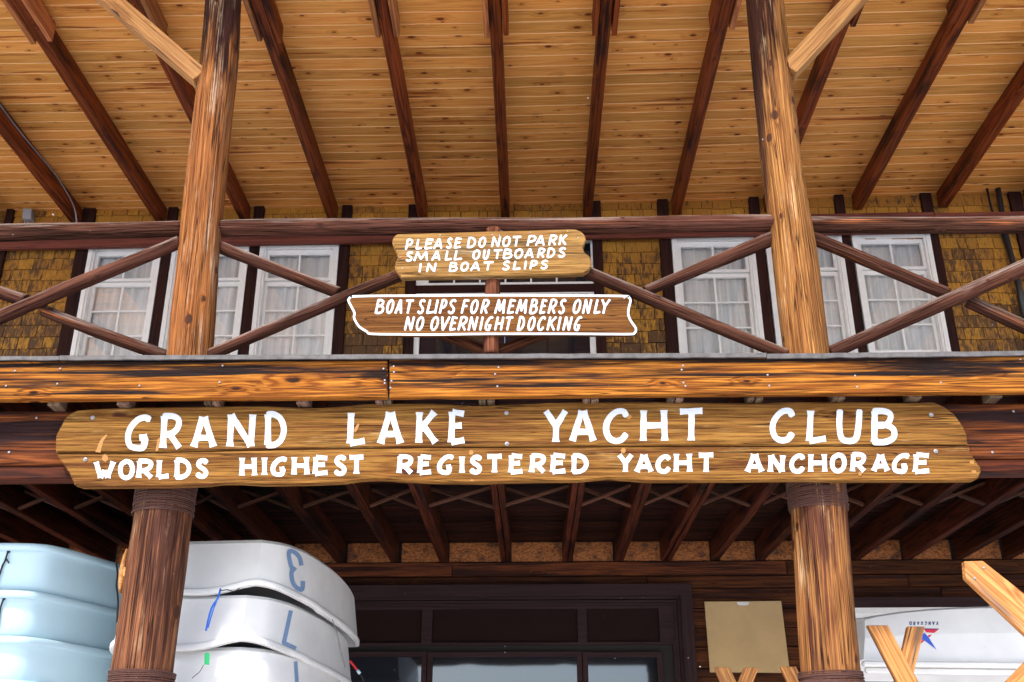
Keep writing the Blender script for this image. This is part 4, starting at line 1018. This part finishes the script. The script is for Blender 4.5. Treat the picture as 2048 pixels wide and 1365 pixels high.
# the brown sign with a white border
Y3 = 5.61
s3 = thing('members_sign', 'brown white bordered sign reading BOAT SLIPS FOR MEMBERS ONLY NO OVERNIGHT DOCKING', 'sign', at(985, 630, Y3))
def ma(u, v): return (680+u/6.4, 580+v/6.4)
def mb(u, v): return (980+u/6.606, 580+v/6.606)
o3 = [ma(90, 140), ma(105, 100), ma(128, 78), ma(160, 68), ma(500, 60), ma(1200, 57), mb(0, 54), mb(1300, 60), mb(1790, 66), mb(1845, 85), mb(1872, 125), mb(1872, 165), mb(1852, 240), mb(1845, 320), mb(1870, 390), mb(1910, 450), mb(1942, 500), mb(1944, 550), mb(1915, 590), mb(1860, 604),
      mb(1500, 603), mb(1000, 600), mb(0, 600), ma(1200, 591), ma(800, 588), ma(400, 582), ma(330, 547), ma(240, 490), ma(185, 415), ma(160, 350), ma(168, 300), ma(128, 220)]
plate('plank', o3, Y3, .022, M['sign_brown'], s3, bev=.003)
# border: the outline drawn again as a white band a little inside the edge
cx_, cy_ = 985, 632
pp = crom([Vector((x, y, 0)) for x, y in o3], 3, True); pp.append(pp[0].copy())
P2 = [(v.x, v.y) for v in pp]
n = len(P2); outer = []; inner = []
for i in range(n):
    a = P2[(i-1) % (n-1)] if i else P2[n-2]; b = P2[i+1] if i < n-1 else P2[1]
    dx, dy = b[0]-a[0], b[1]-a[1]; q = math.hypot(dx, dy) or 1
    nx, ny = -dy/q, dx/q                     # points inwards for a clockwise outline
    outer.append((P2[i][0]+nx*.5, P2[i][1]+ny*.5)); inner.append((P2[i][0]+nx*5.0, P2[i][1]+ny*5.0))
put_letter([(outer, inner)], Y3, M['letter'], s3, name='border')
for i, (ch, a, b) in enumerate([('B', 440, 590), ('O', 578, 712), ('A', 695, 832), ('T', 838, 960), ('S', 980, 1108), ('L', 1098, 1215), ('I', 1193, 1280), ('P', 1262, 1388), ('S', 1370, 1505), ('F', 1543, 1670), ('O', 1655, 1792), ('R', 1790, 1928)]):
    put_letter(glyph(ch, ma(a, 0)[0], ma(b, 0)[0], 599, 628.2, 4.6, 0, slant=.20, seed=i), Y3, M['letter'], s3)
for i, (ch, a, b) in enumerate([('M', 52, 230), ('E', 222, 358), ('M', 335, 518), ('B', 510, 655), ('E', 648, 773), ('R', 757, 905), ('S', 893, 1025), ('O', 1080, 1225), ('N', 1212, 1360), ('L', 1362, 1470), ('Y', 1465, 1600)]):
    put_letter(glyph(ch, mb(a, 0)[0], mb(b, 0)[0], 598.5, 628.4, 4.6, 0, slant=.20, seed=i+20), Y3, M['letter'], s3)
for i, (ch, a, b) in enumerate([('N', 815, 968), ('O', 958, 1095), ('O', 1145, 1285), ('V', 1290, 1420), ('E', 1395, 1520), ('R', 1500, 1650), ('N', 1630, 1780), ('I', 1775, 1850), ('G', 1843, 1975)]):
    put_letter(glyph(ch, ma(a, 0)[0], ma(b, 0)[0], 633, 662, 4.6, 0, slant=.20, seed=i+40), Y3, M['letter'], s3)
for i, (ch, a, b) in enumerate([('H', 52, 200), ('T', 200, 322), ('D', 350, 483), ('O', 483, 620), ('C', 612, 750), ('K', 743, 897), ('I', 878, 955), ('N', 952, 1103), ('G', 1097, 1230)]):
    put_letter(glyph(ch, mb(a, 0)[0], mb(b, 0)[0], 633, 662, 4.6, 0, slant=.20, seed=i+60), Y3, M['letter'], s3)
for u, v in ((1775, 112),): link('screw', scr, M['screw'], Matrix.Translation(at(*mb(u, v), Y3-.001)) @ ROTX, s3)

# ------------------------------------------------------------------ dinghies
def loft(name, rings_, mat, parent, close_top=True, close_bot=False, smooth=True, sharp=None, origin=None, crease_=0):
    """rings_: list of closed outlines (equal counts), from bottom to top"""
    vs = []; fs = []; n = len(rings_[0])
    for r in rings_: vs += r
    for k in range(len(rings_)-1):
        for i in range(n): fs.append((k*n+i, k*n+(i+1) % n, (k+1)*n+(i+1) % n, (k+1)*n+i))
    if close_top: fs.append(tuple((len(rings_)-1)*n+i for i in range(n)))
    if close_bot: fs.append(tuple(range(n)))
    o = mesh_obj(name, vs, fs, mat, parent, origin)
    me = o.data
    for p_ in me.polygons: p_.use_smooth = smooth and len(p_.vertices) == 4
    if crease_: me.set_sharp_from_angle(angle=R(crease_))
    return o
def surf(o):
    bm = bmesh.new(); bm.from_mesh(o.data); M_ = WM[o.name]
    for v in bm.verts: v.co = M_ @ v.co
    bmesh.ops.triangulate(bm, faces=bm.faces[:]); t_ = BVHTree.FromBMesh(bm); bm.free()
    C0 = Vector((0, 0, CAMZ))
    def proj(px, py, lift):
        d = ray(px, py).normalized(); hit = t_.ray_cast(C0, d)
        if hit[0] is None: return C0+d*7
        nrm = hit[1] if hit[1].dot(d) < 0 else -hit[1]
        return hit[0]+nrm*lift
    return proj
def white_hull(dx, dy, htop, depth, label, yaw=0, num=None):
    crease = []
    """upturned pram dinghy: flat bow panel towards the lake, sides sweeping back"""
    xc, y0 = -1.985+dx, 6.30+dy
    # half plan at the chine (narrow) and at the gunwale (wide); s runs along the boat
    chine = [(0, 0), (.345, .0), (.400, .045), (.460, .11), (.510, .26), (.540, .48), (.553, .80), (.548, 1.15), (.515, 1.55), (.455, 1.95), (.38, 2.25), (0, 2.27)]
    gun = [(0, -.075), (.350, -.055), (.410, -.005), (.475, .065), (.530, .24), (.568, .47), (.582, .80), (.577, 1.15), (.545, 1.58), (.485, 2.0), (.41, 2.33), (0, 2.36)]
    def expand(h):
        r = [Vector((x, y, 0)) for x, y in h]
        out = []
        # keep the bow panel straight, then a smooth side, then the transom
        for i in range(5): out.append(r[0]+(r[1]-r[0])*(i/5))
        side = crom(r[1:11], 4); out += side
        for i in range(1, 5): out.append(r[10]+(r[11]-r[10])*(i/5))
        return out
    c1 = expand(chine); g1 = expand(gun)
    def ring_at(t_, dz=0, out_=0, rimcurve=0.):
        half = [c.lerp(g, t_) for c, g in zip(c1, g1)]
        full = []
        def mk(v, sgn):
            x = v.x*(1+out_/.6)*sgn; y = v.y+(-out_ if v.y < .3 else out_ if v.y > 2 else 0)*.8
            # sheer: the rim sags at the middle of the bow and rises at its corners
            z = Z(htop)-depth*t_+dz
            if rimcurve:
                z += rimcurve*(.045*math.exp(-((abs(x)-.36)/.16)**2)*(1 if v.y < .5 else 0)-.012*math.exp(-(x/.2)**2)*(1 if v.y < .2 else 0)-.03*math.sin(max(0, v.y)*1.25)+.0)
            ca, sa = math.cos(yaw), math.sin(yaw); xx, yy = x, y
            return Vector((xc+xx*ca-yy*sa, y0+xx*sa+yy*ca, z))
        for v in half: full.append(mk(v, 1))
        for v in reversed(half[1:]): full.append(mk(v, -1))
        return full
    t = thing('sailing_dinghy', label, 'boat', (xc, y0+1.1, Z(htop)-depth), 'upturned white pram dinghies in a stack')
    rs = [ring_at(1.0, rimcurve=1), ring_at(.75, rimcurve=.6), ring_at(.5, rimcurve=.3), ring_at(.25), ring_at(.04), ring_at(0, dz=.010, out_=-.02)]
    hull = loft('hull', rs, M['hull_white'], t, crease_=22)
    # sharpen the chine at the bow corner
    e = .024
    rr = [ring_at(1.0, dz=.004, out_=.0, rimcurve=1), ring_at(1.0, dz=.002, out_=.010, rimcurve=1), ring_at(1.0, dz=-.006, out_=.016, rimcurve=1), ring_at(1.0, dz=-.030, out_=.016, rimcurve=1), ring_at(1.0, dz=-.036, out_=.008, rimcurve=1), ring_at(1.0, dz=-.028, out_=-.02, rimcurve=1)]
    gw = loft('gunwale', rr, M['hull_white'], t, close_top=False, crease_=60)
    bow = loft('inner_hull', [ring_at(1.0, dz=-.04, out_=-.015, rimcurve=1), ring_at(.55, out_=-.05), ring_at(.3, out_=-.09)], M['hull_white'], t)
    return t, hull
whites = [white_hull(0, 0.04, 1.44, .285, 'topmost upturned white dinghy with a faded blue 3 on its side', -.075),
          white_hull(-.045, 0.0, 1.10, .27, 'second upturned white dinghy from the top with a faded blue 7 on its side', -.085),
          white_hull(-.045, -.01, .80, .28, 'third upturned white dinghy from the top with a faded blue 1 on its side', -.085),
          white_hull(-.05, 0, .50, .28, 'lowest upturned white dinghy of the stack, below the one marked 1', -.05)]
def px_stroke(paths, wpx, proj):
    out = []
    for kind, pts in paths:
        P_ = [Vector((x, y, 0)) for x, y in pts]
        P_ = crom(P_, 5) if kind == 'c' else [P_[0]+(P_[1]-P_[0])*(i/8) for i in range(9)]
        out.append(ribbon([(v.x, v.y) for v in P_], lambda t_: wpx))
    return out
def z5(u, v): return (350+u/4.2, 1040+v/4.2)
pj = surf(whites[0][1])
put_letter(px_stroke([('c', [z5(1060, 385), z5(1045, 320), z5(1005, 275), z5(962, 264), z5(955, 300), z5(968, 370), z5(985, 418)]), ('s', [z5(985, 405), z5(1012, 425)]), ('c', [z5(985, 418), z5(975, 455), z5(985, 520), z5(1010, 562), z5(1050, 588), z5(1068, 575), z5(1072, 515)])], 8.8, pj), 0, M['digit'], whites[0][0], name='numeral', proj=pj)
pj = surf(whites[1][1])
put_letter(px_stroke([('s', [z5(972, 762), z5(912, 1040)]), ('s', [z5(905, 1030), z5(1014, 1082)])], 8.4, pj), 0, M['digit'], whites[1][0], name='numeral', proj=pj)
pj = surf(whites[2][1])
put_letter(px_stroke([('s', [z5(1012, 1190), z5(1024, 1395)])], 7.4, pj), 0, M['digit'], whites[2][0], name='numeral', proj=pj)

def blue_hull(dx, dy, hrim, depth, label):
    xc, y0 = -3.24+dx, 6.19+dy
    plan = [(0, -.02), (.18, -.015), (.31, .02), (.38, .10), (.45, .28), (.53, .52), (.62, .85), (.68, 1.25), (.69, 1.7), (.63, 2.25), (.54, 2.45), (0, 2.5)]
    r = crom([Vector((x, y, 0)) for x, y in plan], 5)
    cyy = 1.2
    def ring_at(s_, z, off=0):
        out = []
        def mk(v, sg):
            x = v.x*s_; y = cyy+(v.y-cyy)*s_
            return Vector((xc+x*sg, y0+y, z))
        for v in r: out.append(mk(v, 1))
        for v in reversed(r[1:-1]): out.append(mk(v, -1))
        return out
    t = thing('pram_dinghy', label, 'boat', (xc, y0+1.2, Z(hrim)-depth), 'pale blue dinghies in a stack')
    zt_ = Z(hrim)
    loft('hull', [ring_at(.80, zt_-depth-.02), ring_at(.93, zt_-depth), ring_at(.962, zt_-depth*.8), ring_at(.975, zt_-depth*.5), ring_at(.978, zt_-depth*.25), ring_at(.985, zt_-.055), ring_at(.99, zt_-.046)], M['hull_blue'], t, close_top=False, close_bot=True)
    loft('gunwale', [ring_at(.985, zt_-.048), ring_at(1.004, zt_-.046), ring_at(1.016, zt_-.036), ring_at(1.014, zt_-.008), ring_at(.998, zt_), ring_at(.96, zt_), ring_at(.955, zt_-.03)], M['hull_blue'], t, close_top=False)
    return t
blues = [blue_hull(0, 0, 1.405, .30, 'topmost pale blue dinghy at the left edge of the frame'),
         blue_hull(-.03, -.01, 1.126, .30, 'second pale blue dinghy from the top at the left edge'),
         blue_hull(-.02, -.02, .865, .30, 'third pale blue dinghy from the top at the left edge'),
         blue_hull(-.03, -.02, .625, .30, 'lowest pale blue dinghy of the stack at the left edge')]
for b_, (cx_, cy_), path in ((blues[0], (17.5, 1103), [(17.5, 1103), (12, 1122), (6, 1135), (-2, 1160), (-12, 1190)]), (blues[1], (8.5, 1197), [(8.5, 1197), (3, 1215), (-1, 1240), (-6, 1275)])):
    hb_ = [c for c in bpy.data.objects if c.parent == b_ and c.name.startswith('hull')][0]; pj = surf(hb_)
    q = pj(cx_, cy_, .003)
    g_ = disc_mesh(.011, .006); link('grommet', g_, M['black'], Matrix.Translation(q) @ ROTX, b_)
    tube('lashing', [pj(x, y, .012) for x, y in path], .0055, M['black'], b_)
    if b_ is blues[0]: tube('lashing', [pj(11, 1125, .012), pj(17, 1121, .02), pj(20, 1128, .014)], .004, M['black'], b_)

# small cord, tag, rope on the white stack
cd = thing('blue_cord', 'bright blue cord hanging from the rim of the topmost white dinghy', 'cord', at(425, 1220, 6.16))
tube('cord', [at(441, 1178, 6.17), at(436, 1196, 6.155), at(424, 1215, 6.15), at(417, 1238, 6.15), at(412, 1262, 6.15)], .006, M['bluecord'], cd)
tube('cord', [at(441, 1178, 6.175), at(432, 1205, 6.16), at(426, 1222, 6.155), at(416, 1256, 6.155)], .004, M['bluecord'], cd)
tube('knot_tail', [at(441, 1182, 6.16), at(455, 1180, 6.15), at(468, 1183, 6.16), at(479, 1177, 6.17)], .003, M['black'], cd)
tg = thing('green_tag', 'small green plastic tag hanging under the white dinghy marked 7', 'tag', at(414, 1316, 6.12))
plate('tag_plate', [(409.5, 1308), (412, 1306), (417, 1306), (419, 1308), (418, 1330), (408.5, 1329.5)], 6.13, .006, M['green'], tg, bev=.001)
tube('string', [at(407, 1330, 6.13), at(400, 1343, 6.13), at(391, 1351, 6.13), at(384, 1357, 6.13)], .002, M['black'], tg)
rp = thing('rope', 'thin mottled rope running down the side of the white dinghy stack', 'rope', at(670, 1250, 7.0))
pj1 = surf(whites[1][1])
tube('strand', [pj1(665, 1240, .01), pj1(672, 1270, .01), pj1(678, 1300, .012), pj1(684, 1335, .02)], .004, M['cable'], rp)
rs_ = thing('red_strap', 'short red strap with a pale blue end hanging beside the white dinghies', 'strap', at(708, 1335, 7.5))
tube('strap', [at(700, 1322, 7.5), at(708, 1332, 7.5), at(715, 1341, 7.5)], .008, M['redcord'], rs_)
tube('strap_end', [at(715, 1341, 7.5), at(720, 1348, 7.5)], .011, M['hull_blue'], rs_)
tube('strap_tail', [at(720, 1348, 7.5), at(726, 1358, 7.5), at(729, 1375, 7.5)], .006, M['black'], rs_)
ct = thing('wooden_cleat', 'pale pointed wooden cleat fixed to the side of the lower left log post', 'cleat', at(245, 1140, 5.9))
def cleat():
    vs = []; fs = []
    prof = [(251, 1099, 1.2), (246.5, 1112, 3), (242.5, 1130, 4), (240, 1150, 5), (238, 1170, 4), (237, 1187, 1)]
    n = 12
    for x, y, wv in prof:
        c = at(x+4, y, 5.86)
        for k in range(n):
            q = 2*math.pi*k/n; vs.append(c+Vector((math.cos(q)*wv/2102*6.1*1.3, math.sin(q)*.018, 0)))
    for i in range(len(prof)-1):
        for k in range(n): fs.append((i*n+k, i*n+(k+1) % n, (i+1)*n+(k+1) % n, (i+1)*n+k))
    fs.append(tuple(range(n))); fs.append(tuple((len(prof)-1)*n+k for k in range(n)))
    mesh_obj('cleat_body', vs, fs, M['brace'], ct, smooth=True)
    timber('foot', at(246, 1146, 5.86), at(262, 1143, 5.86), .03, .05, M['newwood'], ct)
cleat()
tube('lashing', [at(233, 1128, 6.5), at(235, 1150, 6.45), at(233, 1172, 6.45), at(236, 1200, 6.4), at(234, 1245, 6.4)], .006, M['black'], blues[0])

# upturned sailing boat at the right, lying along the wall
vb = thing('upturned_boat', 'upturned white boat at the right edge with a red and blue star on its side', 'boat', at(1900, 1340, 7.0))
def vhull():
    # cross-section frames along x; side facing us is nearly upright
    YV = 7.0; secs = []
    xs_ = [1722, 1750, 1800, 1860, 1920, 1985, 2060, 2180, 2320, 2480]
    tops = [1237, 1231, 1223.5, 1218, 1214.8, 1213, 1211, 1212, 1218, 1232]
    bots = [1319, 1319.5, 1320.5, 1321.5, 1322.5, 1323, 1324, 1325, 1325, 1325]
    for x, t_, b_ in zip(xs_, tops, bots):
        a = at(x+(8 if x == 1722 else 3), t_, YV); c = at(x+(5 if x == 1722 else 3), b_, YV-.05)
        w_ = 1.2; bow = .0
        secs.append([c, c.lerp(a, .5)+Vector((0, -.012, 0)), a+Vector((0, .004, -.01)), a+Vector((0, .03, .004)), a+Vector((0, .6, .06)), a+Vector((0, w_-.03, .004)), a+Vector((0, w_, -.01)), c+Vector((0, w_+.1, 0))])
    vs = [v for s_2 in secs for v in s_2]; n = 8; fs = []
    for i in range(len(secs)-1):
        for k in range(n-1): fs.append((i*n+k, i*n+k+1, (i+1)*n+k+1, (i+1)*n+k))
    fs.append(tuple(range(n))); fs.append(tuple((len(secs)-1)*n+k for k in range(n)))
    h = mesh_obj('hull', vs, fs, M['hull_white'], vb)
    a = at(1724, 1324, YV-.06); b = at(2480, 1332, YV-.06)
    timber('gunwale', a+Vector((0, 0, -.012)), b+Vector((0, 0, -.012)), .07, .035, M['hull_white'], vb, bev=.01)
    timber('side_rail', at(1730, 1341, YV-.01), at(2480, 1352, YV-.01), .05, .04, M['hull_white'], vb, bev=.01)
    return h
vh = vhull(); pj = surf(vh)
def z8(u, v): return (1600+u/4.2, 1040+v/4.2)
# lettering upside down, reading from right to left
word = 'VANGUARD'; u1 = 1163; step = (1163-905)/8
for i, ch in enumerate(word):
    ua = u1-step*i; ub = ua-step*.62
    xL, _ = z8(ub, 0); xR, _ = z8(ua, 0)
    bands = glyph(ch, 0, xR-xL, 0, 7.2, 1.5, 0, seed=i)
    cxm = (xL+xR)/2; ym = 1040+871/4.2
    fl_ = []
    for L, Rr in bands:
        tr = lambda q: (xR-q[0], ym+3.4-q[1])
        fl_.append(([tr(q) for q in L], [tr(q) for q in Rr]))
    put_letter(fl_, 0, M['navy'], vb, name='letter', proj=pj)
def decal(pts, mat, name='star_emblem', lift=.002):
    P_ = [z8(*q) for q in pts]; c = (sum(q[0] for q in P_)/len(P_), sum(q[1] for q in P_)/len(P_))
    mesh_obj(name, [pj(x, y, lift) for x, y in P_], [tuple(range(len(P_)))], mat, vb, recalc=False)
decal([(1040, 916), (1167, 918), (1082, 990)], M['red']); decal([(1040, 914), (1165, 916), (1167, 922), (1040, 922)], M['navy'], lift=.003)
decal([(1044, 950), (1080, 990), (1145, 1092), (1030, 1005), (960, 1060), (1015, 980)], M['blue'], lift=.0035); decal([(1030, 1008), (1046, 1015), (1020, 1038), (985, 1050)], M['red'], lift=.003)
decal([(940, 918), (1040, 918), (1010, 960)], M['red'])

# lumber racks
def board4(parent, corners, Y, thick, mat='newwood'):
    """corners: picture outline; the grain follows the board"""
    P_ = [at(x, y, Y) for x, y in corners]; n = len(P_)
    return P_
def rackboard(parent, p0, p1, wpx, Y, Y1, thick, clip=False):
    a = at(*p0, Y); b = at(*p1, Y1); dep = (a-Vector((0, 0, CAMZ))).dot(FWD); wd = wpx/FPX*dep
    return timber('rack_board', a, b, thick, wd, M['newwood'], parent, up=Vector((0, 0, 1)), bev=.004)
def cutboard(parent, pts, Y, thick, p0, p1):
    """board with a cut outline; p0, p1 (picture points) give its length direction"""
    W3 = [at(x, y, Y) for x, y in pts]; d = (at(*p1, Y)-at(*p0, Y)).normalized(); c = sum(W3, Vector())/len(W3)
    M3 = Matrix((d, Vector((0, 1, 0)), d.cross(Vector((0, 1, 0))))).transposed().to_4x4(); M3.translation = c
    inv = M3.inverted(); bm = bmesh.new(); f = bm.faces.new([bm.verts.new(inv @ q) for q in W3])
    ex = bmesh.ops.extrude_face_region(bm, geom=[f])
    for v in [g for g in ex['geom'] if isinstance(g, bmesh.types.BMVert)]: v.co.y += thick
    bmesh.ops.recalc_face_normals(bm, faces=bm.faces[:])
    bmesh.ops.bevel(bm, geom=bm.edges[:], offset=.003, segments=1, affect='EDGES')
    me = bpy.data.meshes.new('rack_board'); bm.to_mesh(me); bm.free()
    return link('rack_board', me, M['newwood'], M3, parent)
r1 = thing('lumber_rack', 'big orange lumber rack at the right edge, its board end pointing up left', 'rack', at(2048, 1300, 5.3))
cutboard(r1, [(1929, 1123), (1966, 1122), (2048, 1187), (2330, 1412), (2330, 1520), (2048, 1266), (1932, 1157)], 5.25, .042, (1950, 1140), (2190, 1350))
cutboard(r1, [(2120, 1255), (2160, 1300), (2010, 1460), (1960, 1420)], 5.32, .042, (2140, 1275), (1985, 1440))
for x, y in ((1968, 1136), (1950, 1157)): link('screw', scr, M['screw'], Matrix.Translation(at(x, y, 5.248)) @ ROTX, r1)
r2 = thing('lumber_rack', 'crossed lumber frame in front of the upturned boat with the star', 'rack', at(1820, 1365, 6.3))
cutboard(r2, [(1735, 1251), (1776, 1251), (1838, 1365), (1880, 1440), (1845, 1470), (1806, 1388)], 6.26, .04, (1755, 1251), (1850, 1425))
cutboard(r2, [(1816, 1253), (1850, 1253.5), (1836, 1312), (1806, 1440), (1768, 1440), (1797, 1340)], 6.31, .04, (1833, 1253), (1787, 1440))
r3 = thing('lumber_rack', 'pair of weathered board tops under the tan hardboard', 'rack', at(1475, 1365, 6.5))
cutboard(r3, [(1429, 1335), (1459, 1335), (1500, 1420), (1470, 1430)], 6.5, .04, (1444, 1335), (1485, 1425))
cutboard(r3, [(1489, 1335.5), (1518, 1335.5), (1482, 1425), (1452, 1418)], 6.55, .04, (1503, 1335), (1467, 1421))
cutboard(r3, [(1561, 1333.5), (1592, 1333.5), (1640, 1430), (1610, 1436)], 6.5, .04, (1576, 1333), (1625, 1433))

# pipes, junction box, cable
pp_ = thing('drain_pipes', 'two black pipes coming through the ceiling at the far right', 'pipe', at(2000, 470, 9.93))
tube('thick_pipe', [at(1994, 366, 9.9), at(2002, 415, 9.93), at(2010, 466, 9.93), at(2035, 560, 9.93), at(2062, 700, 9.93)], .030, M['pipe'], pp_, seg=14, smooth_path=False)
tube('thin_pipe', [at(1973, 374, 9.9), at(1983, 418, 9.93), at(2004, 470, 9.95), at(2030, 545, 9.95), at(2052, 640, 9.95)], .013, M['pipe'], pp_, seg=12, smooth_path=False)
jb = thing('junction_box', 'small grey electrical box under the ceiling at the far left', 'box', at(53, 428, 9.9))
plate('box_body', [(44, 438), (46, 417), (63, 418), (62, 439)], 9.88, .08, M['grey'], jb, bev=.004)
for k in (0, 6): tube('cable', [at(50+k, 438, 9.9), at(49+k, 443, 9.88), at(52+k, 452, 9.88)], .006, M['cable'], jb)
cb = thing('ceiling_cable', 'grey cable running down the side of the leftmost rafter', 'cable', at(100, 320, 9.0))
xr = RX[3]+.056
tube('cable_run', [Vector((xr, 7.6, Z(5.93))), Vector((xr, 8.4, Z(5.91))), Vector((xr+.005, 9.1, Z(5.93))), Vector((xr+.01, 9.45, Z(5.90))), Vector((xr+.03, 9.70, Z(5.80))), Vector((xr+.04, 9.80, Z(5.6)))], .008, M['cable'], cb)

# falling snow: small flakes in the air in front of the building
def flakes():
    rnd = random.Random(77); vs = []; fs = []
    for i in range(90):
        Y = rnd.uniform(1.6, 5.2); p_ = at(rnd.uniform(-60, 2110), rnd.uniform(-60, 1420), Y)
        r = rnd.uniform(.0008, .0015); k = len(vs)
        ax = [Vector((rnd.gauss(0, 1), rnd.gauss(0, 1), rnd.gauss(0, 1))).normalized() for _ in range(2)]
        b1 = ax[0]; b2 = b1.cross(ax[1]).normalized(); b3 = b1.cross(b2)
        for v in (b1*r*1.6, -b1*r*1.6, b2*r, -b2*r, b3*r*.7, -b3*r*.7): vs.append(p_+v)
        for f in ((0, 2, 4), (2, 1, 4), (1, 3, 4), (3, 0, 4), (2, 0, 5), (1, 2, 5), (3, 1, 5), (0, 3, 5)): fs.append(tuple(k+q for q in f))
    o = mesh_obj('snowflakes', vs, fs, M['snow']); o['kind'] = 'stuff'; o['label'] = 'scattered snowflakes falling in front of the building'
flakes()
